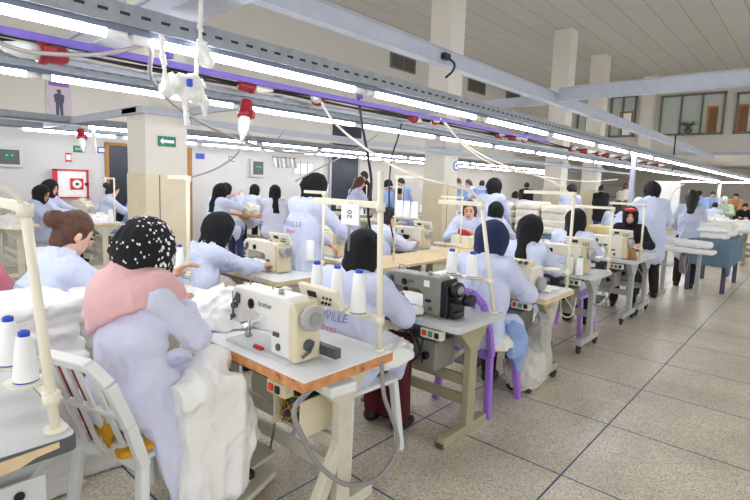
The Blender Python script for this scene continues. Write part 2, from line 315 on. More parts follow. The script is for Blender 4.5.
PCACHE = {}
def person(label, loc, rz, pose='sit', hair='scarf', top='smock', cover='black', skin='skin', legs='dark', shoes='blk', lean=.28, hl=(.50,.10,.80), hr=(.50,-.10,.80), yaw=0.0, pitch=.45,
           fine=0, face=False, sc=1.0, text=False, group=None, seat=.47, hint=(-.2,.75,-.6), smock_to=.52, tail=False, extra=None, scarf_mat=None, drape=0.0, roll=0.0, wide=1.0, cap_hair='hair', big=1.1, foot_r=None):
    """fine: 0 far, 1 middle, 2 near. Local frame: faces +X, left hand +Y, origin on the floor under the hips."""
    key = (pose, hair, lean, hl, hr, yaw, pitch, fine, face, seat, hint, smock_to, tail, drape, roll, wide, text, big, extra is None)
    root = thing('person', label, 'person', loc, rz, group, sc)
    ent = PCACHE.get(key) if extra is None else None
    mats = dict(body=M[skin], smock=M[top], headscarf=scarf_mat or M.get(cover), hair=M[cap_hair], cap=M.get(cover), trousers=M[legs], shoe=M[shoes], eye=M['eye_w'], lips=M['lips'], eyebrow=M['brow'], lettering=M['ink_g'], slogan=M['ink_p'])
    if ent:
        for nm, me, par in ent:
            o = link(nm, me, root); 
            for s in o.material_slots: s.link = 'OBJECT'; s.material = mats.get(nm, s.material)
        return root
    hb, hs = ((.016, .018), (.011, .012), (.0062, .0075))[fine]
    sit = pose == 'sit'; hip = np.array([0,0, seat+.07 if sit else .86]); ty = np.array([math.sin(lean), 0, math.cos(lean)])*1.04; fx = np.array([math.cos(lean), 0, -math.sin(lean)])
    T = lambda a, x=0.0, y=0.0: hip+ty*a+fx*x+np.array([0,y,0])
    nk = T(.50); 
    hc = nk+np.array([.035+.105*math.sin(lean+pitch*.5), 0, .118*math.cos(pitch*.6)])
    Ry = Euler((0, pitch, 0)).to_matrix(); R = np.array(Euler((0,0,yaw)).to_matrix() @ Ry @ Euler((roll,0,0)).to_matrix())
    hp = lambda x, y, z: hc+R@np.array([x,y,z])
    sw = .158*wide; shl, shr = T(.450, .0, sw), T(.450, .0, -sw)
    el, wl = ik(shl, hl, .28, .25, hint); er, wr_ = ik(shr, hr, .28, .25, (hint[0], -hint[1], hint[2]))
    if sit:
        kn = [np.array([.40, s*.10, seat+.04]) for s in (1,-1)]; an = [np.array([.40+.04, s*.11, .09]) for s in (1,-1)]
    else:
        kn = [np.array([.02, s*.09, .48]) for s in (1,-1)]; an = [np.array([-.01+.06*s, s*.10, .09]) for s in (1,-1)]
    if foot_r is not None: an[1] = np.array(foot_r); kn[1] = kn[1]+[0,-.05,0]
    lo = np.minimum.reduce([hip-.3, np.array([-.35,-.48,-.02]), np.array(wl)-.22, np.array(wr_)-.22]); hi = np.maximum.reduce([hc+.26, np.array([.62,.48,.2]), np.array(wl)+.22, np.array(wr_)+.22]); lo[2] = -.02
    made = []
    def add(nm, me, par=None):
        o = link(nm, me, par or root); made.append((nm, me, None)); return o
    # body: one continuous figure
    V = Vol(lo, hi, hb)
    bw = min(1, wide); V.cap(hip, T(.30), .105*bw, .10*bw, sc=(1,1.2,1)); V.cap(T(.28), T(.42), .10*bw, .075*bw, sc=(1,1.3,1)); V.cap(shl, shr, .042); V.cap(T(.46), hp(-.02,0,-.06), .055, .05)
    for s, S, E, W, H in ((1, shl, el, wl, hl), (-1, shr, er, wr_, hr)):
        V.cap(S, E, .047, .038); V.cap(E, W, .038, .026)
        d = unit(unit(W-E)+np.array([.3,0,0])) if sit else unit(W-E); put_hand(V, W, d, np.array([0,0,-1]) if abs(d[2]) < .8 else np.array([1,0,0]), s, fine >= 1 and hb < .0075)
    for i, s in enumerate((1,-1)):
        V.cap(hip+[0,s*.08,0], kn[i], .08, .055); V.cap(kn[i], an[i], .052, .036); V.cap(an[i]-[0,0,.03], an[i]+[.10,0,-.06], .03, .025)
    V.ell(hp(0,0,.015), (.092,.074,.105), R); V.ell(hp(.024,0,-.055), (.060,.054,.062), R); V.ell(hp(.058,0,-.092), (.024,.026,.018), R, k=.02)
    if fine or face:
        V.cap(hp(.086,0,.012), hp(.106,0,-.026), .008, .0125, k=.012); V.ell(hp(.083,0,-.060), (.011,.023,.010), R, k=.008)
        for s in (1,-1): V.ell(hp(.098,s*.031,.008), (.016,.018,.011), R, k=.012, op='-'); V.ell(hp(-.004,s*.078,-.012), (.020,.010,.032), R, k=.008)
    add('body', soft_mesh('body', V, M[skin], it=1))
    # trousers and shoes
    if legs:
        V = Vol([-.3,-.3,-.02], [.62,.3,1.0], hs)
        for i, s in enumerate((1,-1)):
            V.cap(hip+[0,s*.085,-.0], kn[i], .095, .075); V.cap(kn[i], an[i]+[0,0,.01], .073, .058 if fine < 2 else .05)
        add('trousers', soft_mesh('trousers', V, M[legs], wr=.004, sd=3))
        for i in ((0, 1) if foot_r is None else (0,)):
            V = Vol(an[i]-[.12,.1,.11], an[i]+[.24,.1,.08], .012); V.cap(an[i]+[-.03,0,-.045], an[i]+[.12,0,-.058], .042, .034, sc=(1,1,.9)); V.cap(an[i], an[i]-[0,0,.04], .042, .044)
            add('shoe', soft_mesh('shoe', V, M[shoes], floor=.004))
    # smock
    V = Vol(lo-.06, hi+.06, hs)
    V.cap(hip+[0,0,.0], T(.26), .150*wide, .135*wide, sc=(1,1.32,1), k=.05); V.cap(T(.24), T(.40,-.01), .135*wide, .105*wide, sc=(1,1.45,1), k=.05); V.cap(shl, shr, .064, k=.05); V.cap(T(.42), T(.505,-.004), .105, .066, k=.05, sc=(1,1.2,1))
    for S, E, W in ((shl, el, wl), (shr, er, wr_)):
        E2 = E+(W-E)*.84; V.cap(S, E, .069*wide, .062, k=.035); V.cap(E, E2, .062, .047, k=.02)
    if sit:
        for i, s in enumerate((1,-1)): V.cap(hip+[0,s*.08,.0], kn[i]+[-.04,0,.01], .105, .085, k=.05); V.cap(kn[i]+[-.04,0,0], kn[i]+[.0,s*.01,-.16], .08, .05, k=.05)
        V.ell(hip+[-.07,0,-.02], (.11,.21,.09), k=.06)
    else:
        V.cap(hip+[0,0,.02], [0.01,0,smock_to+.12], .150*wide, .175*wide, sc=(1,1.25,1), k=.05); V.box((0,0,smock_to-.2), (.6,.6,.2), .01, k=.01, op='-')
    if extra: extra(V, hip)
    sm = add('smock', soft_mesh('smock', V, M[top], wr=(.010,.013,.015)[fine], ws=(6,6.5,6.5)[fine], st=(1,1,.5), sd=len(label), it=1))
    # head covering
    if hair in ('scarf', 'cap'):
        V = Vol(hc-.34, hc+.24, hs*.85)
        if hair == 'scarf':
            B = np.array([big]*3); V.ell(hp(-.010-.02*(big-1),0,.018), B*(.104,.091,.118), R); V.ell(hp(-.072*big,0,.005), B*(.058,.068,.075), R, k=.05); V.ell(hp(.01,0,-.06), B*(.078,.080,.085), R, k=.04); V.cap(hp(-.015,0,-.06), nk+[.01,0,.01], .080, .080, k=.04)
            if drape: V.ell(nk+[0,0,-.05], (.13+drape*.2, .17+drape, .06+drape*.3), k=.06)
            if tail: V.cap(hp(-.10,0,-.04), nk+[-.12,-.015,-.10], .045, .05, k=.03); V.cap(nk+[-.12,-.015,-.10], nk+[-.15,-.03,-.22], .05, .065, k=.03, sc=(.6,1,1))
            V.ell(hp(.124,0,-.012), (.068,.056,.086), R, k=.015, op='-')
            if fine or face: V.ell(hp(.05,0,-.02), (.052,.052,.075), R, k=.012, op='-')
        else:
            V.ell(hp(-.010,0,.040), (.110,.095,.098), R); V.box(hp(.05,0,-.075), (.3,.3,.075), .01, R, k=.02, op='-'); V.cap(hp(.08,-.05,.02), hp(.08,.05,.02), .02, k=.03)
        add('headscarf' if hair == 'scarf' else 'cap', soft_mesh('headscarf', V, scarf_mat or M[cover], wr=(.005,.008,.009)[fine], ws=8, st=(1,1,.8), sd=7, it=1))
        if hair == 'cap': 
            V = Vol(hc-.24, hc+.2, hs*.8); V.ell(hp(-.03,0,-.02), (.085,.083,.10), R); V.ell(hp(.09,0,-.04), (.10,.09,.12), R, k=.02, op='-'); add('hair', soft_mesh('hair', V, M[cap_hair], wr=.004, ws=16, sd=2))
    elif hair:
        V = Vol(hc-.34, hc+.24, hs*.8 if fine < 2 else .007)
        V.ell(hp(-.014,0,.026), (.102,.086,.116), R)
        if hair == 'bun': V.ell(hp(-.130,0,.040), (.052,.058,.052), R, k=.02)
        if hair == 'long': V.cap(hp(-.05,0,-.02), nk+[-.09,0,-.10], .085, .06, k=.05, sc=(1,1.15,1))
        if hair == 'bun': V.ell(hp(-.05,0,-.07), (.05,.06,.05), R, k=.04)
        V.ell(hp(.098,0,-.055), (.085,.10,.115), R, k=.02, op='-'); V.ell(hp(.03,0,-.12), (.09,.12,.07), R, k=.02, op='-')
        add('hair', soft_mesh('hair', V, M[cap_hair], wr=.005, ws=18, st=(1,1,.4), sd=2))
    if face:
        for s in (1,-1):
            add('eye', MB().ell(hp(.088,s*.031,.008), (.010,.015,.008), 8, 6).build('eye', M['eye_w']).data, None); 
            add('eyebrow', MB().tube([hp(.092,s*.014,.030), hp(.093,s*.030,.036), hp(.084,s*.048,.030)], .004, 6).build('eyebrow', M['brow']).data, None)
        add('lips', MB().ell(hp(.089,0,-.060), (.008,.022,.008), 8, 6).build('lips', M['lips']).data, None)
        for o in [o for o in COL.objects if o.parent is None and o.name.split('.')[0] in ('eye', 'eyebrow', 'lips')]: bpy.data.objects.remove(o)
    if text:
        bvh = BVHTree.FromPolygons([v.co for v in sm.data.vertices], [p.vertices for p in sm.data.polygons])
        tz = T(text if isinstance(text, float) else .30)
        a = lettering('BONVILLE', .062, M['ink_g'], root, tz+np.array([-.16,0,0]), (0,-1,0), (0,0,1), bvh=bvh, lift=.004); made.append(('lettering', a.data, None))
        b = lettering('dress', .056, M['ink_p'], root, tz+np.array([-.16,-.02,-.062]), (0,-1,0), (0,0,1), italic=.3, bvh=bvh, lift=.004, name='slogan'); made.append(('slogan', b.data, None))
    if extra is None: PCACHE[key] = made
    return root

# ------------------------------------------------------------------ furniture
def sewing_table(label, loc, st='grey', L=1.18, W=.55, H=.76, group=None, far=False, rz=0.0):
    S = dict(worn=dict(top='white_l', edge='worn', fr='creamf', th=.045), grey=dict(top='grey_l', edge='grey_l', fr='khaki', th=.035), dark=dict(top='grey_l', edge='grey_d', fr='greyf', th=.05),
             chip=dict(top='white_l', edge='wood_l', fr='khaki', th=.04), cast=dict(top='grey_l', edge='grey_l', fr='greyf', th=.03), wood=dict(top='white_l', edge='wood_l', fr='creamf', th=.04), orange=dict(top='wood_o', edge='wood_o', fr='creamf', th=.03))[st]
    t = thing('sewing_table', label, 'table', loc, rz, group); th = S['th']
    r = .008 if st in ('worn', 'chip') else .03; cs = []
    for cx, cy, a0 in ((W-r, r, -90), (W-r, L-r, 0), (r, L-r, 90), (r, r, 180)): cs += [(cx+r*math.cos(math.radians(a0+k*22.5)), cy+r*math.sin(math.radians(a0+k*22.5))) for k in range(5)]
    top = MB().prism(cs, H-th, H).build('tabletop', M[S['top']], t, .003)
    e = .004; n = len(cs); out = [((x-W/2)*(1+2*e/W)+W/2, (y-L/2)*(1+2*e/L)+L/2) for x, y in cs]
    mb = MB(); zs = (H-th-.001, H-.004)
    mb.add([(x, y, z) for z in zs for x, y in out]+[(x, y, z) for z in zs for x, y in cs], [(i, (i+1) % n, n+(i+1) % n, n+i) for i in range(n)]+[(n+i, n+(i+1) % n, 3*n+(i+1) % n, 3*n+i) for i in range(n)]+[(2*n+i, 2*n+(i+1) % n, (i+1) % n, i) for i in range(n)])
    mb.build('edge_band', M[S['edge']], top)
    fr = M[S['fr']]; cas = st in ('cast', 'chip'); z0 = .075 if cas else .0
    for y in (.10, L-.14):
        mb = MB(); mb.box((W*.58, y, (z0+.05+H-th)/2), (.085, .05, H-th-z0-.05)); mb.box((W*.5, y, z0+.03), (.50, .055, .06))
        mb.prism([(W*.55-.21, H-th), (W*.55+.21, H-th), (W*.58+.045, H-th-.17), (W*.58-.045, H-th-.17)], y-.03, y+.03, 'xz')
        if st == 'worn': mb.bar((W*.58-.02, y-.005, .36), (W*.58-.20, y-.005, .02), .06, .05, up=(0,1,0))
        leg = mb.build('leg', fr, t, .006)
        if far: continue
        for x in (.03, W-.06):
            if cas:
                c = MB().cyl((x+.02, y-.012, .043), (x+.02, y+.012, .043), .043); c.box((x+.02, y, .065), (.03, .045, .04)); c.build('caster', M['rubber'], leg)
            else: MB().box((x, y, .012), (.045, .05, .024)).build('foot_pad', M['rust'], leg)
    for z in ((.20, .33) if st != 'cast' else (.30,)):
        MB().box((W*.58, (.10+L-.14)/2, z+z0*.5), (.03, L-.24, .07)).build('stretcher', fr, t, .004)
    if far: return t
    MB().box((W*.5, L*.5, H-th-.03), (W-.12, L-.3, .04)).build('under_frame', M['dsteel'], t)
    # motor with its knobs under the top
    mo = MB(); mo.box((W*.42, .40, .50), (.22, .34, .19)) if st != 'worn' else mo.box((W*.62, .62, .50), (.18, .24, .16)); mo = mo.build('motor', M['grey_m'] if st != 'worn' else M['beige_l'], t, .012)
    if st != 'worn':
        for y, z, q in ((.30,.50,.024), (.44,.47,.018), (.50,.54,.014)): MB().cyl((W*.42-.11, y, z), (W*.42-.14, y, z), q).build('motor_knob', M['blk'], mo)
    MB().box((W*.5, .45, .65), (.08, .10, .12)).build('motor_bracket', M['dsteel'], mo)
    sw = MB().box((.035, .20, H-th-.045), (.05, .15 if st != 'worn' else .13, .06)).build('switch_box', M['cream'] if st != 'worn' else M['beige_p'], t, .006)
    for dy, m in (((.045, 'btn_r'), (0, 'btn_g'), (-.045, 'blk')) if st != 'worn' else ((.03, 'btn_r'), (-.015, 'blk'))):
        MB().box((.006, .20+dy, H-th-.045), (.012, .028, .032)).build('switch_button', M[m], sw, .003)
    pd = MB().box((.16, .66, .10), (.26, .22, .022), rot=(0,-.18,0)).build('treadle', M['dsteel'] if st != 'worn' else M['creamf'], t, .004)
    MB().tube([(.28, .60, .12), (.26, .50, .45)], .006).build('pull_rod', M['steel'], pd)
    return t

def sewing_machine(label, loc, st='cream', txt=None, far=False, panel=True, group=None, rz=0.0, ys=.8, zs=.86):
    c = dict(cream=('cream_w', 'beige_l', 'grey_w'), grey=('grey_m', 'blk', 'blk'), beige=('cream', 'beige_p', 'grey_w'))[st]
    t = thing('sewing_machine', label, 'sewing machine', loc, rz, group); b = M[c[0]]; t.scale = (1, ys, zs)
    mb = MB(); mb.box((0, .19, .006), (.18, .62, .012)); mb.build('bed_plate', M['grey_l'] if st != 'grey' else M['grey_m'], t, .002)
    # arm, pillar and head in one casting
    pro = [(-.10,.012), (.075,.012), (.085,.16), (.12,.185), (.40,.19), (.405,.105), (.475,.10), (.485,.27), (.46,.30), (-.06,.31), (-.10,.28)]
    mb = MB(); mb.prism(pro, -.062, .062, 'yz'); body = mb.build('machine_arm', b, t, .012, seg=3)
    MB().prism([(-.165,.012), (-.098,.012), (-.098,.285), (-.125,.30), (-.165,.25)], -.07, .075, 'yz').build('end_cover', M[c[1]], t, .012)
    hw = MB().lathe([(.0001,-.225), (.050,-.225), (.060,-.215), (.062,-.185), (.055,-.175), (.02,-.172), (.0001,-.165)], (0,0,.225), 'y').build('handwheel', M[c[2]], t)
    if far:
        if panel: MB().box((.02, .14, .335), (.09, .22, .05), rot=(0,-.5,0)).build('control_panel', M['cream'], t, .006)
        return t
    MB().lathe([(.034,-.232), (.034,-.226), (.0001,-.2259)], (0,0,.225), 'y').build('wheel_hub', M['steel'], hw)
    MB().cyl((0,.44,.012), (0,.44,.11), .0045).cyl((.018,.44,.03), (.018,.44,.11), .005).box((.005,.432,.022), (.03,.03,.012)).box((-.02,.44,.10), (.03,.02,.02)).build('needle_bar', M['steel'], body)
    f = MB().box((-.02,.478,.19), (.085,.02,.16)); f.build('face_plate', M['steel'] if st != 'beige' else M['cream'], body, .004)
    MB().tube([(-.066,.42,.27), (-.082,.43,.22), (-.078,.44,.16), (-.085,.45,.12)], .005).cyl((-.064,.43,.20), (-.09,.43,.20), .016).cyl((-.064,.45,.14), (-.085,.45,.14), .011).box((-.072,.40,.24), (.018,.02,.05)).build('thread_tension', M['dsteel'], body)
    MB().cyl((-.062,.27,.232), (-.071,.27,.232), .026).cyl((-.071,.27,.232), (-.078,.27,.232), .013).build('stitch_dial', M['blk'], body)
    MB().cyl((-.062,.0,.06), (-.07,.0,.06), .018).build('lever_knob', M['dsteel'], body); MB().box((-.066,.02,.12), (.008,.05,.02)).build('reverse_lever', M['blk'] if st == 'grey' else M['dsteel'], body)
    MB().tube([(0,.40,.30), (0,.40,.34), (.01,.37,.345), (.01,.30,.325)], .004).build('thread_guide', M['steel'], body)
    MB().tube([(.02,.20,.30), (.02,.20,.335), (.02,.17,.335)], .004).build('thread_guide', M['steel'], body); MB().cyl((-.02,.05,.31), (-.02,.05,.335), .014).build('oil_cap', M['steel'], body)
    if panel:
        px, pz = (.105, -.055) if st == 'cream' else (0, 0); p = MB().box((.035,-.03,.345), (.026,.34,.11), rot=(0,-.35,0)).build('control_panel', M['cream'], t, .006)
        q = MB()
        for i in range(3):
            for j in range(3): q.box((.020+.012*(j-1)*.6, -.14+i*.03, .345+(j-1)*.024), (.012,.010,.010), rot=(0,-.35,0))
        q.build('panel_keys', M['ink'], p); MB().box((.019,.02,.352), (.014,.07,.03), rot=(0,-.35,0)).build('panel_display', M['ink'], p)
        MB().box((.035-px*.5,.02,.31), (.03+px,.08,.05)).build('panel_bracket', M['beige_l'], p); p.location = (px, -px*.3, pz)
    if st == 'grey':
        MB().lathe([(.0001,-.30), (.045,-.30), (.048,-.24), (.02,-.235), (.0001,-.22)], (.05,0,.15), 'y').build('motor_wheel', M['blk'], t)
        MB().box((.02,-.16,.08), (.14,.09,.12)).box((.0,-.21,.04), (.10,.06,.05)).build('motor_housing', M['blk'], t, .015)
        MB().box((-.066,.04,.25), (.003,.055,.05)).build('sticker', M['paper'], body)
    if txt:
        lettering(txt, .042 if st != 'grey' else .034, M['ink'] if st != 'grey' else M['blk'], body, (-.0625,.135 if st != 'grey' else .20,.245), (0,-1,0), (0,0,1), lift=.001)
    if st == 'cream':
        MB().cyl((0,.44,.08), (-.01,.44,.075), .006).build('needle_lamp', M['led'], body)
        e = MB().tube([(.03,-.17,.10), (.0,-.185,.06), (-.04,-.18,.04)], .007).cyl((0,-.166,.09), (0,-.18,.09), .028); e.build('winder', M['dsteel'], t)
        MB().box((.09,-.02,.05), (.035,.55,.05)).tube([(.10,.20,.04), (.10,-.10,.06), (.07,-.20,.05)], .012).build('belt_guard', M['dsteel'], t, .008)
    return t

def thread_stand(label, loc, h=.70, r=.013, arm=.42, arm_z=.11, top_arm=.40, top_z=None, tilt=(0,0), plates=2, group=None, sgn=1, far=False):
    t = thing('thread_stand', label, 'thread stand', loc, 0, group); tz = h-.01 if top_z is None else top_z; m = M['stand']
    px = lambda z: Vector((tilt[0]*z/h, tilt[1]*z/h, z))
    MB().tube([px(0), px(h)], r, 10).cyl((0,0,0), (0,0,.012), r*2.2).build('post', m, t)
    a = MB(); p = px(tz); a.bar(p, p+Vector((0, sgn*top_arm, 0)), r*1.1, r*2.2); a.build('guide_arm', m, t, .002)
    if far: return t
    q = px(arm_z); s = MB().bar(q, q+Vector((0, sgn*arm, 0)), r*1.0, r*1.8).cyl(q-Vector((0,0,.02)), q+Vector((0,0,.02)), r*1.7).build('spool_arm', m, t)
    for k in range(plates):
        y = sgn*(arm*(k+.75)/(plates+.25)); MB().lathe([(.0001,0), (.062,0), (.064,.006), (.058,.004), (.0001,.004)], q+Vector((-.03, y, r)), 'z').build('spool_tray', m, t)
    MB().cyl(p-Vector((0,0,.03)), p+Vector((0,0,.012)), r*1.6).build('clamp', m, t)
    return t
def tray_spot(loc, k, plates=2, arm=.42, arm_z=.11, r=.013, sgn=1, tilt=(0,0), h=.7):
    return (loc[0]+tilt[0]*arm_z/h-.03, loc[1]+tilt[1]*arm_z/h+sgn*arm*(k+.75)/(plates+.25), loc[2]+arm_z+r+.005)
def thread_cone(label, loc, h=.19, r0=.036, r1=.024, core='core', group=None, tilt=(0,0)):
    o = MB().lathe([(.0001,0), (r0*.9,0), (r0,.006), (r0,.012), (r1,h-.012), (r1*.85,h-.004), (.0001,h-.004)]).build('thread_cone', M['cone'], None, loc=loc)
    o.rotation_euler = (tilt[0], tilt[1], random.random()*6) if False else (tilt[0], tilt[1], 0)
    tag(o, label, 'thread cone', group)
    if core:
        MB().lathe([(r1*.35,h-.006), (r1*.72,h-.006), (r1*.72,h+.010), (r1*.5,h+.014), (r1*.35,h+.006)]).build('cone_core', M[core], o)
        MB().lathe([(r0*.6,-.004), (r0*.92,-.004), (r0*.98,.009), (r0*.6,.009)]).build('cone_base', M[core], o)
    return o

def plastic_chair(label, loc, rz, m='white_p', slots=True, group=None, back=True, red=False, far=False):
    t = thing('plastic_chair', label, 'chair', loc, rz, group); c = M[m]
    MB().prism([(-.20,-.19), (.19,-.21), (.22,-.17), (.22,.17), (.19,.21), (-.20,.19)], .425, .45).build('seat', c, t, .012)
    for sx, sy in ((1,1), (1,-1), (-1,1), (-1,-1)):
        p, q = Vector((sx*.18, sy*.18, .43)), Vector((sx*.225, sy*.215, 0))
        MB().bar(p, q, .05, .042, up=(1,0,0)).bar(p+Vector((0,-sy*.0,-.02)), p+Vector((0,-sy*.12,-.005)), .03, .06).build('leg', c, t, .012)
    if back:
        b = MB(); T = lambda y, z: Vector((-.20-(z-.45)*.36, y, z))
        pts = [T(-.20,.42), T(-.21,.62), T(-.19,.80), T(-.12,.87), T(.12,.87), T(.19,.80), T(.21,.62), T(.20,.42)]
        for p, q in zip(pts, pts[1:]): b.bar(p, q, .035, .045, up=(1,0,.26))
        if far: 
            b.add([T(-.18,.46)+Vector((dx,0,0)) for dx in (0,)]+[T(.18,.46), T(.17,.84), T(-.17,.84)], [(0,1,2,3)])
        else:
            for y in (-.12,-.04,.04,.12): b.bar(T(y,.44), T(y*.9,.86), .012, .034, up=(0,1,0))
            b.bar(T(-.2,.66), T(.2,.66), .02, .03, up=(1,0,0))
        bo = b.build('backrest', c, t, .006)
        if red:
            for y, z0, z1 in ((.08,.68,.84), (0,.68,.84), (.08,.46,.62), (0,.46,.62)):
                MB().bar(T(y,z0)+Vector((.012,0,0)), T(y*.95,z1)+Vector((.012,0,0)), .006, .036, up=(0,1,0)).build('back_sticker', M['redp'], bo)
    return t

def heap(name, label, cat, c, r, m, n=9, h=.012, sd=1, wr=.018, ws=7, flat=.0, group=None, kind=None, st=(1,1,1)):
    rng = random.Random(sd); V = Vol((-r[0]*1.35-.05, -r[1]*1.35-.05, -.03), (r[0]*1.35+.05, r[1]*1.35+.05, r[2]*1.5+.06), h)
    V.ell((0,0,flat), (r[0]*.95,r[1]*.95,r[2]*.72), k=.04)
    for _ in range(int(n*1.6)):
        a = rng.random()*2*PI; q = math.sqrt(rng.random())*.85; z = (1-q*q)*r[2]*rng.uniform(.35,.95)
        R = np.array(Euler((rng.uniform(-.9,.9), rng.uniform(-.9,.9), rng.uniform(0,3))).to_matrix()); t = max(h*1.1, r[2]*.05)
        V.box((r[0]*q*math.cos(a), r[1]*q*math.sin(a), z), (min(r[0],.3)*rng.uniform(.25,.5), min(r[1],.3)*rng.uniform(.2,.42), t), t, R, k=.03)
    V.box((0,0,-.3), (3,3,.3), .01, k=.01, op='-')
    o = soft(name, V, m, None, wr=wr, ws=ws, sd=sd, it=1, st=st, floor=.0); o.location = c
    return tag(o, label, cat, group, kind)
def folded_stack(label, c, d, m, layers=5, group=None, rz=0, sd=1):
    rng = random.Random(sd); mb = MB(); z = 0
    V = Vol((-d[0]*.65,-d[1]*.65,-.02), (d[0]*.65,d[1]*.65,d[2]+.06), .014)
    for k in range(layers):
        t = d[2]/layers; V.box((rng.uniform(-.02,.02), rng.uniform(-.02,.02), z+t*.5), (d[0]*.5*rng.uniform(.92,1), d[1]*.5*rng.uniform(.92,1), t*.52), t*.4, k=.008); z += t
    V.box((0,0,-.3), (3,3,.3), .01, k=.01, op='-')
    o = soft('folded_cloth', V, m, None, wr=.008, ws=9, sd=sd, st=(1,1,2)); o.location = c; o.rotation_euler = (0,0,rz); return tag(o, label, 'cloth', group)
def cable(label, pts, r, m, name='cable', n=24, group=None):
    # a smooth line through the given points
    P = [Vector(p) for p in pts]; P = [P[0]*2-P[1]]+P+[P[-1]*2-P[-2]]; out = []
    for i in range(1, len(P)-2):
        for k in range(8):
            t = k/8; a, b, c, d = P[i-1:i+3]
            out.append(.5*((2*b)+(c-a)*t+(2*a-5*b+4*c-d)*t*t+(3*b-a-3*c+d)*t**3))
    out.append(P[-2]); return tag(MB().tube(out, r, 8).build(name, M[m]), label, 'cable', group)
# ------------------------------------------------------------------ the hall
H6 = 6.0; YW = 11.0; XB = 22.0
def terrazzo():
    m = bpy.data.materials.new('terrazzo_floor'); m.use_nodes = True; nt = m.node_tree; b = nt.nodes['Principled BSDF']; b.inputs['Roughness'].default_value = .30; b.inputs['Specular IOR Level'].default_value = .45
    N = nt.nodes.new; L = nt.links.new; tc = N('ShaderNodeTexCoord')
    v = N('ShaderNodeTexVoronoi'); v.inputs['Scale'].default_value = 150; L(tc.outputs['Object'], v.inputs['Vector'])
    sp = N('ShaderNodeSeparateColor'); L(v.outputs['Color'], sp.inputs[0])
    r = N('ShaderNodeValToRGB'); e = r.color_ramp.elements; e[0].position = .05; e[0].color = lin((172,160,142))+(1,); e[1].position = .95; e[1].color = lin((244,237,222))+(1,); x = e.new(.25); x.color = lin((212,201,182))+(1,); x = e.new(.7); x.color = lin((226,216,199))+(1,)
    L(sp.outputs[0], r.inputs['Fac'])
    n = N('ShaderNodeTexNoise'); n.inputs['Scale'].default_value = 1.7; n.inputs['Detail'].default_value = 6; L(tc.outputs['Object'], n.inputs['Vector'])
    r2 = N('ShaderNodeValToRGB'); r2.color_ramp.elements[0].color = (.78,.76,.73,1); r2.color_ramp.elements[1].color = (1,1,1,1); r2.color_ramp.elements[0].position = .35; r2.color_ramp.elements[1].position = .65; L(n.outputs['Fac'], r2.inputs['Fac'])
    mx = N('ShaderNodeMix'); mx.data_type = 'RGBA'; mx.blend_type = 'MULTIPLY'; mx.inputs['Factor'].default_value = 1; L(r.outputs['Color'], mx.inputs['A']); L(r2.outputs['Color'], mx.inputs['B'])
    s = N('ShaderNodeSeparateXYZ'); L(tc.outputs['Object'], s.inputs[0]); line = []
    for out, o, p in (('X', 2.637, .818), ('Y', .922, .925)):
        a = N('ShaderNodeMath'); a.operation = 'SUBTRACT'; a.inputs[1].default_value = o; L(s.outputs[out], a.inputs[0])
        d = N('ShaderNodeMath'); d.operation = 'PINGPONG'; d.inputs[1].default_value = p/2; L(a.outputs[0], d.inputs[0])
        l = N('ShaderNodeMath'); l.operation = 'LESS_THAN'; l.inputs[1].default_value = .0055; L(d.outputs[0], l.inputs[0]); line.append(l)
    mm = N('ShaderNodeMath'); mm.operation = 'MAXIMUM'; L(line[0].outputs[0], mm.inputs[0]); L(line[1].outputs[0], mm.inputs[1])
    m2 = N('ShaderNodeMix'); m2.data_type = 'RGBA'; L(mm.outputs[0], m2.inputs['Factor']); L(mx.outputs['Result'], m2.inputs['A']); m2.inputs['B'].default_value = lin((52,78,126))+(1,)
    L(m2.outputs['Result'], b.inputs['Base Color']); return m
def panels():
    m = bpy.data.materials.new('ceiling_panels'); m.use_nodes = True; nt = m.node_tree; b = nt.nodes['Principled BSDF']; b.inputs['Roughness'].default_value = .7
    tc = nt.nodes.new('ShaderNodeTexCoord'); br = nt.nodes.new('ShaderNodeTexBrick'); br.offset = .5
    for k, v in (('Scale', 1.0), ('Brick Width', 9.0), ('Row Height', .6), ('Mortar Size', .011), ('Mortar Smooth', .1), ('Bias', 0)): br.inputs[k].default_value = v
    br.inputs['Color1'].default_value = lin((196,194,187))+(1,); br.inputs['Color2'].default_value = lin((190,188,181))+(1,); br.inputs['Mortar'].default_value = lin((148,146,141))+(1,)
    nt.links.new(tc.outputs['Object'], br.inputs['Vector']); nt.links.new(br.outputs['Color'], b.inputs['Base Color']); return m
wallm = mat('wall_paint', (204,200,192), .8, var=.03, scale=1.3, bump=.05); wallw = mat('wall_white_paint', (212,211,210), .7, var=.02, scale=1.5)
colm = mat('column_paint', (218,213,203), .75, var=.03, scale=2); laminate = mat('column_cladding', (216,204,176), .55, var=.04, scale=5)
struct('floor', MB().box((15.5, 1.5, -.05), (40, 20, .1)), terrazzo())
struct('ceiling', MB().box((9, 1.5, H6+.05), (27, 20, .1)), panels())
wl = struct('wall_left', MB().box((15.5, YW+.1, H6/2), (40, .2, H6)), wallm)
struct('wall_back', MB().box((XB+.1, 1.5, (3.0+H6)/2), (.2, 19, H6-3.0)), wallm)          # gallery front, the hall goes on below it
struct('wall_far', MB().box((35.1, 1.5, 1.5), (.2, 19, 3.0)), wallm); struct('ceiling_gallery', MB().box((28.75, 1.5, 3.06), (13.1, 19, .12)), wallm)
struct('trim_1', MB().box((3.2, YW-.012, 1.15), (13.4, .02, 2.3)), wallw)          # white painted lower wall
struct('trim_2', MB().box((XB-.03, 1.5, 3.02), (.06, 18.8, .10)), M['beam'])
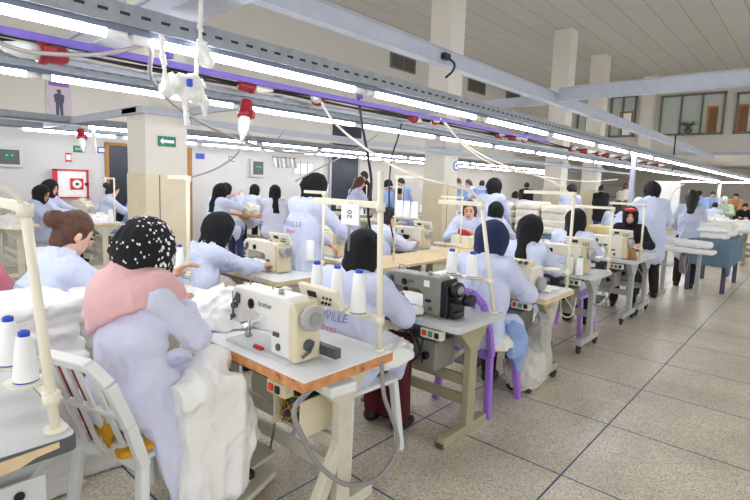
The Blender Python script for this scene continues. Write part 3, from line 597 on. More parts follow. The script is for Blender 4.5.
# columns: painted above, clad with pale boards below
cols = [(2.47, 5.7), (8.38, 5.7), (14.2, 5.65), (17.5, 5.75)]
for x, y in cols:
    c = struct('column', MB().box((x+.245, y+.245, (1.56+H6)/2), (.49, .49, H6-1.56)), colm)
    MB().box((x+.245, y+.245, .79), (.51, .51, 1.56)).build('cladding', laminate, c, .004)
    MB().box((x+.15, y-.012, .79), (.008, .004, 1.54)).build('joint', M['gap'], c)
    for z in (2.27,):
        g = MB(); g.box((x+.245, y-.03, z), (.62, .05, .07)).box((x-.03, y+.245, z), (.05, .5, .07)); g.build('clamp_band', M['beam'], c)
struct('pilaster', MB().box((21.85, 6.35-.9, 4.5), (.3, .45, 3.0)), colm)
# upper gallery windows in the far wall
for i, (y0, y1, z0, z1, k) in enumerate([(2.98, 5.0, 3.75, 5.2, 3), (.6, 2.6, 3.75, 5.12, 3), (5.93, 6.85, 3.75, 5.32, 2), (7.8, 8.55, 3.75, 5.4, 2)]):
    w = MB().box((XB-.02, (y0+y1)/2, (z0+z1)/2), (.02, y1-y0, z1-z0)).build('window_%d' % (i+1), M['glass_d']); w['kind'] = 'structure'
    f = MB()
    for z in (z0, z1): f.box((XB-.04, (y0+y1)/2, z), (.08, y1-y0+.1, .08))
    for j in range(k+1): f.box((XB-.04, y0+(y1-y0)*j/k, (z0+z1)/2), (.08, .07, z1-z0))
    f.build('window_frame', M['frame_d'], w)
    if i < 3:
        yy = {0: 3.32, 1: 2.42, 2: 6.25}[i]; d = MB().box((XB-.035, yy, z0+.50), (.03, .5 if i == 2 else .34, .98)).build('inner_door', M['wood_d'], w)
        MB().box((XB-.052, yy-(.0 if i == 2 else .04), z0+.46), (.01, .38 if i == 2 else .26, .90)).build('door_leaf', M['doorwood'] if i != 2 else M['paper'], d)
pl = thing('potted_plant', 'small potted plant behind the three pane gallery window', 'plant', (XB-.16, 4.02, 3.79))
MB().lathe([(.10,0),(.14,.14),(.0001,.13)], (0,0,0)).build('pot', M['gap'], pl); b = MB(); rr = random.Random(3)
for _ in range(26): a = rr.random()*6.3; b.tube([(0,0,.12), (.05*math.cos(a), .12*math.sin(a), .28), (.07*math.cos(a), rr.uniform(.12,.34)*math.sin(a), .28+rr.random()*.18)], [.012,.02,.004], 5)
b.build('foliage', M['leafm'], pl)
# grilles high on the left wall
for i, x in enumerate((13.4, 18.2, 22.3 - .9)):
    v = struct('vent_frame', MB().box((x, YW-.02, 5.55), (1.35, .04, .48)), M['frame_d'])
    for dx in (-.32, .32): MB().box((x+dx, YW-.045, 5.55), (.56, .02, .38)).build('vent_slats', M['gap'], v)
# doors and openings of the left wall
d1 = struct('door_1', MB().box((4.30, YW-.04, 1.06), (.62, .03, 2.12)), M['doordark']); MB().box((3.96, YW-.04, 1.07), (.07, .06, 2.14)).box((4.63, YW-.04, 1.07), (.07, .06, 2.14)).box((4.3, YW-.04, 2.15), (.74, .06, .06)).build('door_frame', M['wood_d'], d1)
d2 = struct('door_2', MB().box((5.72, YW-.04, 1.10), (.16, .05, 2.2)), M['wood_d'])
d3 = struct('door_3', MB().box((10.75, YW-.04, 1.33), (1.15, .03, 2.66)), M['doordark']); f = MB()
for x in (10.15, 11.36): f.box((x, YW-.05, 1.33), (.08, .06, 2.66))
f.build('door_frame', M['beam'], d3)
struct('window_5', MB().box((10.85, YW-.03, 3.25), (1.2, .03, .72)), M['doordark'])
# ------------------------------------------------------------------ things on the left wall
def wall_sign(label, x, z, w, h, m, face=None, txt=None, tm='paper', size=.1, name='wall_sign', cat='sign', y=YW-.024):
    t = MB().box((x, y-.008, z), (w, .016, h)).build(name, M[m], None, .003); tag(t, label, cat)
    if face: MB().box((x, y-.018, z), (w*.8, .004, h*.62)).build('sign_face', M[face], t)
    if txt: lettering(txt, size, M[tm], t, (x, y-.020, z), (1,0,0), (0,0,1))
    return t
hs = thing('fire_hose_cabinet', 'white fire hose cabinet with red frame and round red reel mark', 'cabinet', (3.27, YW-.02, 1.32))
MB().box((0,-.07,0), (.54,.14,.50)).build('cabinet_body', M['paper'], hs, .006); f = MB()
for x in (-.28,.28): f.box((x,-.15,0), (.035 if x > 0 else .08,.03,.56))
for z in (-.265,.265): f.box((0,-.15,z), (.60,.03,.03))
f.build('cabinet_frame', M['sign_r'], hs); q = MB().box((.09,-.15,0), (.23,.012,.22)).build('hose_mark', M['sign_r'], hs); MB().cyl((.09,-.156,0), (.09,-.162,0), .08, n=24).build('mark_disc', M['paper'], q); MB().box((.09,-.166,0), (.06,.006,.05)).build('mark_centre', M['gap'], q)
MB().box((.265,-.15,0), (.06,.03,.05)).build('cabinet_latch', M['blk'], hs)
def gauge_panel(label, x, z, w, h):
    t = thing('electrical_panel', label, 'electrical panel', (x, YW-.02, z)); MB().box((0,-.06,0), (w,.12,h)).build('panel_case', M['grey_l'], t, .006)
    a = MB().box((0,-.125,.0), (w*.72,.012,h*.72)).build('panel_window', M['grey_d'], t); MB().box((-.01,-.134,.02), (w*.36,.006,h*.30)).build('display', M['sign_g'], a)
    MB().box((w*.10,-.14,.03), (.02,.006,.02)).box((-w*.10,-.14,.03), (.02,.006,.02)).build('indicator_light', M['paper'], a)
gauge_panel('grey electrical panel with dark window left of the fire hose cabinet', 2.30, 1.78, .42, .36)
gauge_panel('grey electrical panel with green display between the hanging hats and the exit sign', 7.56, 1.81, .42, .46)
e1 = wall_sign('small teal exit sign tilted above the fire hose cabinet', 3.46, 2.0, .20, .13, 'sign_g', txt='EXIT', size=.07)
wall_sign('blue and white sign beside the dark door on the left wall', 3.88, 2.01, .17, .13, 'sign_b', face='paper')
wall_sign('red and white fire notice above the fire hose cabinet', 3.27, 1.83, .10, .17, 'sign_r', face='paper')
wall_sign('blue sign on the wall right of the arrow column', 6.02, 2.02, .22, .13, 'sign_b', face='sign_b')
wall_sign('small green exit sign between the blue sign and the green display panel', 6.86, 2.0, .17, .12, 'sign_g', face='paper')
wall_sign('green emergency exit sign high above the dark door opening', 10.0, 3.55, .22, .18, 'sign_g', face='sign_g')
nb = wall_sign('framed white notice board on the wall behind the standing woman', 9.15, 1.86, .80, .46, 'grey_l', face='paper', name='notice_board', cat='board')
for dx in (-.13,.13): MB().box((9.15+dx, YW-.05, 1.86), (.012,.006,.40)).build('board_divider', M['grey_d'], nb)
po = thing('poster', 'violet poster of a standing figure high on the wall', 'poster', (3.15, YW-.012, 2.87)); MB().box((0,-.005,0), (.42,.01,.78)).build('poster_sheet', M['posterm'], po); MB().box((0,-.012,.32), (.34,.004,.08)).build('poster_heading', M['posterp'], po)
# plain stand-in figure of the poster
fg = MB(); fg.prism([(-.09,.12),(-.075,-.02),(-.06,-.02),(-.06,-.32),(-.015,-.32),(0,-.05),(.02,-.32),(.065,-.32),(.06,-.02),(.075,-.02),(.09,.12),(.03,.15),(-.03,.15)], -.015, -.011, 'xz'); fg.build('poster_shape', M['posterd'], po)
MB().cyl((0,-.011,.19), (0,-.015,.19), .04).build('poster_disc', M['posterd'], po)
for i in range(6):
    x = 8.10+i*.14; h = MB().tube([(x,YW-.05,2.12),(x+.03,YW-.06,2.06),(x+.06,YW-.07,1.86)], [.02,.05,.035], 8).build('hanging_cloth', M['paper'] if i % 2 == 0 else M['grey_l']); tag(h, 'folded white cap hanging in a row on the left wall', 'cap', 'caps hung in a row on the wall')
    MB().box((x+.005,YW-.05,2.12), (.07,.03,.03)).build('cap_peak', M['redp'], h)
# signs on columns
s = tag(MB().box((2.71, 5.688, 1.945), (.205, .02, .115)).build('direction_sign', M['sign_g'], None, .003), 'green direction sign with white left arrow on the pale column', 'sign')
MB().prism([(2.625,1.945),(2.66,1.985),(2.66,1.962),(2.79,1.962),(2.79,1.928),(2.66,1.928),(2.66,1.905)], 5.674, 5.678, 'xz').build('arrow', M['paper'], s)
s = tag(MB().box((8.535, 5.93, 1.76), (.02, .36, .34)).build('notice_board', M['sign_g'], None, .003), 'green framed notice on the middle column', 'board'); MB().box((8.522, 5.93, 1.76), (.006, .29, .26)).build('notice_sheet', M['grey_w'], s)
s = tag(MB().cyl((8.80, 5.698, 1.95), (8.80, 5.688, 1.95), .10, n=24).build('round_sign', M['sign_b']), 'round blue and white sign on the middle column', 'sign'); MB().cyl((8.80, 5.687, 1.95), (8.80, 5.684, 1.95), .075, n=24).build('sign_face', M['paper'], s); MB().prism([(8.76,1.92),(8.84,1.95),(8.77,1.985)], 5.680, 5.684, 'xz').build('sign_mark', M['sign_b'], s)

# ------------------------------------------------------------------ overhead: beams, trays, lamps, busbar, plugs
def chan(name, p, q, h=.15, w=.10, label=None):
    p, q = Vector(p), Vector(q); d = (q-p).normalized(); s = d.cross(Vector((0,0,1)))*w/2; mb = MB(); z = Vector((0,0,h))
    mb.bar(p+z*.5, q+z*.5, w, h).bar(p, q, w*1.25, .012).bar(p+z, q+z, w*1.25, .012)
    return tag(mb.build(name, M['beam']), label, 'beam')
chan('steel_beam', (-1, 3.10, 2.80), (21.5, 3.10, 2.80), .15, .09, 'long grey steel beam running over the machine rows')
chan('steel_beam', (7.27, 3.00, 2.83), (7.27, -6, 2.83), .17, .09, 'grey cross beam reaching out over the aisle to the right')
chan('steel_beam', (7.27, 3.2, 2.80), (7.27, 5.6, 2.80), .12, .09, 'grey cross beam from the long beam back to the columns')
chan('steel_beam', (1.36, 1.55, 2.42), (1.36, 5.0, 2.42), .10, .16, 'near grey cross beam carrying the light rows')
chan('steel_beam', (2.95, 5.66, 2.27), (2.95, 3.9, 2.27), .07, .05, 'thin grey beam from the arrow column to the second light row')
chan('steel_beam', (2.44, 5.8, 2.24), (2.44, 9.3, 2.24), .07, .05, 'thin grey beam from the arrow column to the far light row')
chan('steel_beam', (2.96, 5.62, 2.17), (21.5, 5.62, 2.17), .06, .04, 'thin grey beam linking the columns at door height')
def tray(Y, z, x0, x1, label, slots=True, h=.092):
    mb = MB(); L = x1-x0; xc = (x0+x1)/2
    mb.box((xc, Y-.045, z+h/2), (L, .004, h)).box((xc, Y+.045, z+h/2), (L, .004, h)).box((xc, Y, z+.002), (L, .09, .004))
    t = tag(mb.build('cable_tray', M['tray']), label, 'cable tray')
    if slots:
        s = MB(); n = int(min(x1, 13)-x0)*11
        for i in range(n): s.box((x0+.05+i/11, Y-.0475, z+h*.52), (.042, .002, .013))
        s.build('tray_slots', M['slot'], t)
    if slots:
        rr = random.Random(int(Y*10)); xs = np.arange(x0, min(x1, 12), .035)
        f = MB(); f.tube([(x, Y-.03+.02*rr.random(), z+h-.008+.012*rr.random()) for x in xs], [.006+.014*rr.random()**2 for _ in xs], 5); f.build('lint', M['grey_l'], t)
    b = MB().box((xc, Y, z-.012), (L, .05, .026)).build('batten', M['batten'], t)
    return t
def lamps(Y, z, xs, label, group, ln=1.46):
    proto = None
    for x in xs:
        if proto is None:
            t = thing('tube_lamp', label, 'lamp', (x, Y, z), 0, group); proto = t
            MB().cyl((.05,0,0), (ln-.05,0,0), .021, n=12).build('tube', M['emtube'], t)
            for a, b in ((-.03,.055), (ln-.055,ln+.03)): MB().cyl((a,0,0), (b,0,0), .024, n=12).box(((a+b)/2,0,.022), (.05,.03,.03)).build('tube_holder', M['endcap'], t)
        else: dup(proto, (x, Y, z), 0, label, group)
P1 = 1.545
lamps(2.40, 2.176, [2.56+P1*k for k in range(-2, 18)], 'white fluorescent tube in the nearest and highest light row', 'tubes of the nearest light row')
tray(2.40, 2.215, -1.2, 30.5, 'slotted grey cable tray above the nearest light row')
lamps(3.86, 2.176, [2.50+1.49*k for k in range(-2, 19)], 'white fluorescent tube in the second light row behind the plugs', 'tubes of the second light row')
tray(3.86, 2.215, -1.2, 30.5, 'slotted grey cable tray above the second light row')
lamps(9.30, 2.19, [2.1+1.5*k for k in range(0, 13)], 'white fluorescent tube in the row near the left wall', 'tubes of the row near the left wall')
tray(9.30, 2.23, 1.6, 21.5, 'grey cable tray above the light row near the left wall', False, .08)
lamps(8.00, 2.21, [2.6+1.5*k for k in range(0, 12)], 'white fluorescent tube in the row just behind the columns', 'tubes of the row behind the columns')
tray(8.00, 2.25, 1.6, 21.5, 'grey cable tray above the light row just behind the columns', False, .08)
lt = None
for k in range(4):
    if lt is None:
        lt = thing('tube_lamp', 'white fluorescent tube in the short cross row at the far right', 'lamp', (27, 3.6, 2.08), 0, 'tubes of the far cross row'); MB().cyl((0,0,0), (0,1.4,0), .022, n=10).build('tube', M['emtube'], lt); MB().box((0,.7,.04), (.06,1.46,.04)).build('lamp_batten', M['batten'], lt)
    else: dup(lt, (27, 3.6-1.5*k, 2.08), 0, lt['label'], lt['group'])
po = tag(MB().box((26.9, 3.50, 1.0), (.12, .12, 2.0)).build('lamp_post', M['paper']), 'white post holding up the cross light row at the far right', 'post')
po = tag(MB().box((9.15, 2.42, 1.12), (.07, .07, 2.2)).build('support_post', M['beam']), 'grey steel post carrying the near light row behind the standing woman', 'post')
pb = tag(MB().box((3.0, 3.0, 2.228), (8.0, .025, .036)).build('busbar', M['pipe']), 'purple busbar running between the two light rows', 'busbar')
for x in (1.45, 3.1, 4.85, 6.3): MB().box((x, 3.0, 2.305), (.03, .05, .09)).build('busbar_hanger', M['pipe'], pb)
ra = MB(); 
for dy, dz in ((0,0), (.03,.012), (-.025,.02)): ra.tube([(x, 3.22+dy, 2.222+dz+.008*math.sin(x*3+dy*60)) for x in np.arange(-.8, 18, .3)], .009, 6)
tag(ra.build('power_cable', M['cablek']), 'bundle of dark power cables along the row of red plugs', 'cable')
tag(MB().box((8.8, 3.30, 2.185), (20, .03, .03)).build('cable_rail', M['tray']), 'thin grey rail under the power cables and red plugs', 'rail')
def plug(label, loc, ax=(1,0,0), s=1.0, ln=0):
    t = thing('power_plug', label, 'plug', loc); d = Vector(ax).normalized(); u = d.to_track_quat('Z', 'Y').to_matrix().to_4x4()
    def part(name, prof, m):
        o = MB().lathe([(r*s, z*s) for r, z in prof], n=18).build(name, M[m], t); o.matrix_local = u; return o
    part('socket_collar', [(.0001,-.09),(.036,-.09),(.040,-.07),(.040,-.01),(.050,-.005),(.050,.02),(.036,.025),(.0001,.025)], 'redp')
    part('plug_body', [(.0001,.024),(.034,.024),(.034,.10),(.026,.125),(.022,.15),(.0001,.15)], 'white_p'); part('cable_gland', [(.0001,.148),(.016,.148),(.012,.19),(.0001,.19)], 'endcap')
    o = MB().box((0.05*s,0,0), (.02*s,.04*s,.05*s)).build('socket_lid', M['redp'], t); o.matrix_local = u; return t
plug('red and white power plug at the far left under the purple busbar', (.84, 3.15, 2.185), (-1,-.15,-.05), 1.2)
plug('red and white power plug left of the hanging plug', (2.12, 3.15, 2.22), (1,-.05,.0), 1.0)
plug('red and white power plug hanging down on its cable below the busbar', (2.08, 3.15, 2.02), (-.25,-.15,-1), 1.1)
plug('red and white power plug where the long ivory cable starts', (2.76, 3.15, 2.215), (-.8,-.6,.0), 1.0)
plug('red and white power plug left of the pair before the middle column', (4.05, 3.15, 2.215), (1,.2,0), .9)
plug('red and white power plug feeding the second ivory cable by the middle column', (4.38, 3.12, 2.23), (-.6,-.8,0), .9)
for i, x in enumerate((5.85, 6.25, 6.55)): plug(['leftmost of three close red plugs right of the middle column', 'middle of three close red plugs right of the middle column', 'rightmost of three close red plugs right of the middle column'][i], (x, 3.15, 2.22), ((-.5,-.8,.1), (.3,-.9,0), (-.8,-.5,0))[i], .9)
for i, x in enumerate((8.3, 8.9, 9.6, 10.1, 11.0, 11.9, 13.0, 13.9)):
    t = plug('small red and white plug on the far stretch of the busbar', (x, 3.15, 2.22), ((-.6,-.7,.1), (.6,-.7,0))[i % 2], .95); t['group'] = 'plugs on the far stretch'
plug('red plug under the far light row by the left wall', (2.75, 8.6, 2.10), (0,-.3,-1), 1.3)
# cables
cable('thick grey cable sagging from the nearest tray to the second light row', [(1.05,2.38,2.24),(1.12,2.5,2.16),(1.22,2.7,2.05),(1.6,3.0,1.93),(2.2,3.3,1.83),(2.8,3.55,1.80),(3.4,3.75,1.85)], .011, 'cableg')
cable('ivory cable sagging from a red plug to the stand of the dark machine', [(2.70,3.05,2.20),(2.66,2.85,2.02),(2.68,2.6,1.85),(2.72,2.3,1.69),(2.76,2.05,1.60),(2.79,1.85,1.565),(2.81,1.70,1.53),(2.82,1.61,1.46)], .009, 'cablew')
cable('ivory cable from the second plug to the cream machine stand', [(4.36,3.02,2.22),(4.32,2.75,2.0),(4.30,2.45,1.84),(4.25,2.1,1.72),(4.2,1.85,1.66),(4.1,1.65,1.60),(4.02,1.52,1.53)], .008, 'cablew')
cable('thin ivory line looping from the second plug towards the far rows', [(4.36,3.0,2.22),(4.7,2.9,1.95),(5.3,2.8,1.78),(6.4,2.7,1.70),(7.6,2.6,1.68),(8.6,2.5,1.74)], .008, 'cablew')
cable('black cable hanging beside the tall ivory post', [(3.10,3.02,2.30),(3.14,3.0,2.05),(3.2,2.98,1.8),(3.25,2.97,1.55),(3.22,2.97,1.3),(3.3,2.97,1.0),(3.35,2.97,.82)], .012, 'cablek')
cable('second black cable hanging down to the capped worker', [(4.05,3.3,2.2),(3.98,3.3,2.0),(3.9,3.3,1.8),(3.86,3.28,1.5),(3.85,3.25,1.2),(3.9,3.2,.9)], .008, 'cablek')
cable('thin grey cable slanting to the middle machine', [(3.9,3.3,2.2),(3.6,3.3,1.98),(3.25,3.32,1.8),(2.95,3.35,1.66),(2.75,3.4,1.55)], .007, 'cableg')
cable('grey cable hanging from the vertical plug down to the wall side', [(2.04,3.11,1.84),(2.0,3.15,1.72),(1.9,3.25,1.62),(1.8,3.38,1.56),(1.77,3.42,1.55)], .007, 'cableg')
cable('grey cable of the far left plug curving to the near tray', [(.62,3.1,2.19),(.75,3.0,2.15),(1.0,2.85,2.17),(1.15,2.6,2.22),(1.2,2.45,2.26)], .011, 'cableg')
cable('short black cable at the long beam in front of the middle column', [(4.42,3.02,2.86),(4.44,2.96,2.80),(4.40,2.95,2.72),(4.30,2.96,2.64)], .012, 'cablek')
tag(MB().box((4.38,3.03,2.87), (.10,.06,.06)).build('junction_box', M['blk']), 'black junction box under the long beam by the middle column', 'box')
cable('thin loop of cable hanging below the second light row', [(2.28,3.5,2.18),(2.30,3.5,1.98),(2.42,3.5,1.86),(2.58,3.5,1.86),(2.7,3.5,1.98)], .004, 'cableg')
cable('grey cable hanging from the far light row near the hose cabinet', [(4.10,9.3,2.2),(4.15,9.3,1.95),(4.2,9.3,1.7),(4.2,9.2,1.3)], .012, 'cableg')
cable('dark cable drop from the long beam at the far right', [(12.0,2.42,2.75),(12.0,2.42,2.4),(12.0,2.42,2.0)], .015, 'cablek')
# white rag knotted round the near tray
rg = thing('white_rag', 'white rag knotted around the nearest light tray', 'rag', (1.26, 2.34, 2.00))
V = Vol((-.30,-.30,-.22), (.22,.25,.62), .008)
for a, b, r0, r1 in (((.045,.0,.60),(.03,0,.30),.010,.012), ((.03,0,.30),(.0,.0,-.02),.013,.012), ((.03,.0,.22),(.065,.0,.13),.020,.034), ((-.165,.0,.20),(-.15,.0,-.02),.010,.016), ((-.15,.0,-.03),(-.07,.0,.02),.026,.034), ((-.05,.03,-.02),(.03,0,.01),.034,.022), ((-.10,-.03,.03),(-.02,-.02,-.05),.022,.03), ((-.03,.0,.03),(.02,.02,-.03),.028,.02), ((-.06,0,-.02),(-.045,.0,-.18),.022,.015), ((.01,0,-.01),(.045,0,-.07),.018,.016), ((.045,0,-.07),(.05,0,-.13),.016,.014), ((-.14,0,-.04),(-.11,.02,.02),.03,.03)): V.cap(a, b, r0, r1, k=.015)
soft('knotted_cloth', V, M['white_c'], rg, wr=.012, ws=16, sd=4, it=1); MB().box((-.055,-.05,.005), (.02,.02,.035)).build('blue_label', M['blue_d'], rg)
V = Vol((-.1,-.1,-.45), (.1,.1,.1), .012); V.cap((0,0,.0), (0,0,-.15), .025); V.cap((0,0,-.15), (.01,0,-.33), .025, .035)
o = soft('white_rag', V, M['white_c'], None, wr=.008, ws=22); o.location = (2.72, 8.0, 2.18); tag(o, 'white rag hanging from the far light row by the left wall', 'rag')
# ------------------------------------------------------------------ nearest machine row
sewing_table('grey topped table with chipped dark edge in the lower left corner', (-.06, 1.655, 0), 'dark', L=1.15)
t0 = [o for o in COL.objects if o.get('label', '').startswith('grey topped table with chipped')][0]
MB().prism([(.30,.722),(.33,.706),(.40,.712),(.44,.728),(.50,.735),(.50,.752),(.30,.745)], -.010, -.003, 'xz').build('bare_wood_chip', M['wood_l'], t0)
r_ = MB().box((.16,.03,.60), (.62,.015,.10)).build('rail_plate', M['grey_l'], t0, .004); MB().cyl((.40,.021,.61), (.40,.016,.61), .014).build('rail_hole', M['blk'], r_); MB().box((.10,.08,.47), (.34,.10,.14)).build('under_box', M['beige_l'], t0, .03)
st = (.45, 1.715, .76); thread_stand('ivory thread stand leaning on the lower left table', st, h=.70, r=.015, tilt=(-.02,.16), arm=.46, arm_z=.10, top_arm=.35)
cable('ivory guide tube arching off the lower left thread stand', [(.43,1.87,1.45),(.40,1.90,1.50),(.32,1.95,1.525),(.2,2.0,1.53),(.05,2.03,1.53)], .008, 'cablew')
tl = dict(tilt=(-.02,.16), arm=.46, arm_z=.10, r=.015, h=.70)
thread_cone('white thread cone next to the post of the lower left stand', tray_spot(st, 0, **tl), h=.155, r0=.038, r1=.024)
thread_cone('white thread cone cut by the left edge of the picture', tray_spot(st, 1, **tl), h=.16, r0=.038, r1=.024)

sewing_table('white topped table with worn orange edge nearest the viewer', (1.25, 1.47, 0), 'worn')
sewing_machine('cream sewing machine with tilted keypad on the orange edged table', (1.40, 1.755, .76), 'cream', 'brother', ys=.78, zs=.93)
st = (1.765, 1.525, .76); t = thread_stand('tall ivory thread stand at the corner of the orange edged table', st, h=.86, r=.0145, arm=.50, arm_z=.15, top_arm=.47, top_z=.70, plates=3, tilt=(0,.03))
kw = dict(plates=3, arm=.50, arm_z=.15, r=.0145, tilt=(0,.03), h=.86)
thread_cone('white thread cone nearest the tall post behind the cream machine', tray_spot(st, 0, **kw), h=.20, r0=.042, r1=.028)
thread_cone('slim white thread cone in the middle behind the cream machine', tray_spot(st, 1, **kw), h=.20, r0=.036, r1=.024)
thread_cone('white thread cone half hidden by the tilted keypad', tray_spot(st, 2, **kw), h=.20, r0=.038, r1=.026)
MB().tube([(-.012,.20,.70),(-.012,.21,.60),(-.012,.215,.46)], .003, 6).tube([(-.012,.22,.70),(-.012,.225,.60),(-.012,.22,.46)], .003, 6).build('thread_strand', M['cableg'], t)
cd = tag(MB().box((1.75, 1.735, 1.405), (.004, .125, .105)).build('number_card', M['paper'], None, .001), 'white number card hanging from the tall thread stand', 'card')
lettering('20', .045, M['ink'], cd, (1.747, 1.735, 1.405), (0,0,1), (0,1,0), lift=.001)
cable('grey hose looping to the floor in front of the orange edged table', [(1.30,1.48,.72),(1.176,1.44,.681),(1.224,1.44,.549),(1.307,1.44,.404),(1.469,1.44,.242),(1.671,1.44,.17),(1.80,1.44,.217),(1.833,1.44,.308),(1.779,1.44,.44),(1.713,1.44,.577),(1.72,1.47,.73)], .011, 'cableg')
# open circuit box, tray and spool under the first table
bx = thing('control_box', 'open beige control box with wiring under the orange edged table', 'box', (1.50, 1.74, .39))
MB().box((0,.13,.10), (.20,.012,.20)).box((0,-.08,.09), (.22,.012,.18)).box((.10,.02,.10), (.012,.20,.20)).build('box_shell', M['beige_l'], bx, .004); MB().box((.02,.02,.09), (.14,.19,.16)).build('circuit_board', M['pcb'], bx)
b = MB(); rr = random.Random(5)
for i in range(7): b.tube([(-.06+rr.random()*.03, rr.uniform(-.06,.11), rr.uniform(.02,.17)), (-.09, rr.uniform(-.06,.11), rr.uniform(.02,.17)), (-.06, rr.uniform(-.06,.11), rr.uniform(.02,.17))], .003, 5)
b.build('wiring', M['yellow'], bx); b = MB()
for i in range(12): b.tube([(-.05, rr.uniform(-.06,.11), rr.uniform(.02,.17)), (-.08, rr.uniform(-.06,.11), rr.uniform(.02,.17)), (-.05, rr.uniform(-.06,.11), rr.uniform(.02,.17))], .004, 5)
b.build('dark_wiring', M['grey_d'], bx)
tag(MB().prism([(-.07,-.10),(.07,-.12),(.10,.02),(.05,.13),(-.06,.10)], 0, .05).build('oil_tray', M['white_p'], None, .01, loc=(1.48, 1.58, .635)), 'white plastic tray under the corner of the orange edged table', 'tray')
tag(MB().lathe([(.0001,-.03),(.010,-.03),(.012,.03),(.0001,.03)], (1.335,1.90,.776), 'y').build('bobbin', M['sign_r']), 'small red bobbin lying beside the cream machine', 'bobbin')
# worker at the near table
plastic_chair('white plastic chair with red back stickers under the woman in pink shawl', (.91, 2.14, 0), .32, red=True)
tag(soft('seat_cushion', Vol((-.25,-.25,-.02),(.25,.25,.1),.012).box((0,0,.03),(.20,.20,.03),.03), M['cream_c'], None, wr=.006), 'cream folded cushion on the near white chair', 'cushion').location = (.90, 2.13, .452)
V = Vol((-.2,-.2,-.2),(.2,.2,.3),.01); V.box((0,.06,.10),(.022,.07,.10),.02); V.box((.06,-.02,-.03),(.07,.10,.015),.012)
o = soft('yellow_cloth', V, M['yellow'], None, wr=.006, ws=12); o.location = (.71, 2.00, .52); tag(o, 'yellow cloth tucked on the near white chair behind the woman', 'cloth')
def coat_tail(V, hip):
    V.cap(hip+np.array([.02,-.17,.0]), hip+np.array([.13,-.24,-.28]), .12, .12, k=.05, sc=(1,.4,1)); V.cap(hip+np.array([.13,-.24,-.26]), hip+np.array([.13,-.24,-.50]), .12, .09, k=.03, sc=(1,.35,1))
w1 = person('seated woman in spotted black headscarf and pink shawl at the near machine', (.82, 2.12, 0), .22, lean=.12, sc=.92, hl=(.33,.10,1.18), hr=(.33,.0,1.05), yaw=.15, pitch=.28, fine=2, top='smock_l', legs='grey_t', shoes='blk', foot_r=(.43,-.22,.14), scarf_mat=M['spots'], seat=.63, wide=.92, big=1.36, hint=(.25,.55,-.8), extra=coat_tail)
V = Vol((-.35,-.40,.7),(.45,.40,1.45),.0085); nk = np.array([.065,0,1.215])
V.ell(nk+[-.0,.01,-.015], (.14,.192,.085), k=.05); V.ell(nk+[-.07,.02,-.09], (.085,.195,.12), k=.06); V.cap(nk+[-.09,.05,-.10], nk+[-.10,.17,-.26], .12, .03, k=.06, sc=(.6,1,1)); V.cap(nk+[-.0,-.12,-.0], nk+[.08,-.16,-.05], .075, .05, k=.05); V.cap(nk+[-.03,0,.02], nk+[.0,0,.10], .105, .095, k=.03)
V.ell(nk+[-.09,.03,-.16], (.07,.18,.16), k=.05); V.ell(nk+[.16,-.05,.04], (.09,.10,.12), k=.03, op='-'); th = -.44; V.box(nk+np.array([0,0,-.17])-.4*np.array([0,-math.sin(th),math.cos(th)]), (.6,.6,.4), .01, np.array(Euler((th,0,0)).to_matrix()), k=.01, op='-')
soft('shawl', V, M['pink'], w1, wr=.008, ws=7, st=(1,1,.6), sd=12)
# garments round the near worker
heap('garment_pile', 'white garments heaped at the needle of the cream machine', 'garments', (1.44, 2.44, .76), (.19,.22,.20), M['white_c'], n=12, h=.009, sd=4, wr=.016, ws=10)
heap('garment_pile', 'white garments piled behind the cream machine towards the next woman', 'garments', (1.66, 2.30, .76), (.14,.30,.17), M['white_c'], n=10, h=.009, sd=9, wr=.014, ws=10)
def sheet(name, label, cat, c, hs, m, sd=1, wr=.03, ws=7, rz=0, elems=(), h=.011, st=(1,1,.28)):
    V = Vol((-hs[0]*2-.1,-hs[1]*1.5-.1,-hs[2]*1.3-.1), (hs[0]*2+.1,hs[1]*1.5+.1,hs[2]*1.3+.1), h); V.box((0,0,0), hs, min(hs)*.8, k=.05)
    for e in elems: V.cap(*e[:2], e[2], e[3], k=.05, sc=e[4] if len(e) > 4 else (1,1,1))
    o = soft(name, V, m, None, wr=wr, ws=ws, sd=sd, st=st, it=1); o.location = c; o.rotation_euler = (0,0,rz); return tag(o, label, cat)
sheet('hanging_garment', 'big white garment hanging from the lap of the near woman to the floor', 'garment', (1.10, 1.89, .41), (.15,.06,.28), M['white_c'], sd=6, wr=.022, ws=8, elems=(((-.10,.02,.24),(.08,.14,.30),.08,.08), ((.08,.0,.1),(.17,.0,-.05),.10,.07,(1,.6,1)), ((-.06,.0,-.1),(-.06,.0,-.30),.09,.05,(1,.6,1)), ((.05,.0,-.1),(.08,.0,-.26),.07,.04,(1,.6,1))))
sh = tag(MB().box((1.33, 1.97, .055), (.26, .14, .03), rot=(0,-.14,.25)).build('foot_pedal', M['creamf'], None, .006), 'worn beige foot pedal under the orange edged table', 'pedal')
V = Vol((-.2,-.1,-.06),(.25,.1,.12),.007); V.cap((-.06,0,-.0),(.10,0,-.012),.042,.034); V.cap((-.06,0,.0),(-.065,0,.05),.042,.04); V.box((0,0,-.13),(.4,.2,.1),.01,k=.01,op='-')
sn = soft('sneaker', V, M['blk'], w1); sn.location = (.445, -.235, .115); sn.rotation_euler = (0, .12, -.12); MB().ell((.02,0,-.030), (.135,.045,.016), 16, 8).build('sole', M['sole'], sn); MB().box((.05,-.03,.0), (.07,.012,.006)).build('stripe', M['sign_r'], sn)
folded_stack('tall pile of folded white garments at the left edge behind the plastic chair', (.50, 2.78, 0), (.62,.46,.965), M['white_c'], 15, sd=21, rz=.1)
folded_stack('pile of folded white garments between the bun haired woman and the near woman', (1.04, 2.86, .0), (.40,.40,.95), M['white_c'], 13, sd=31, rz=-.15)

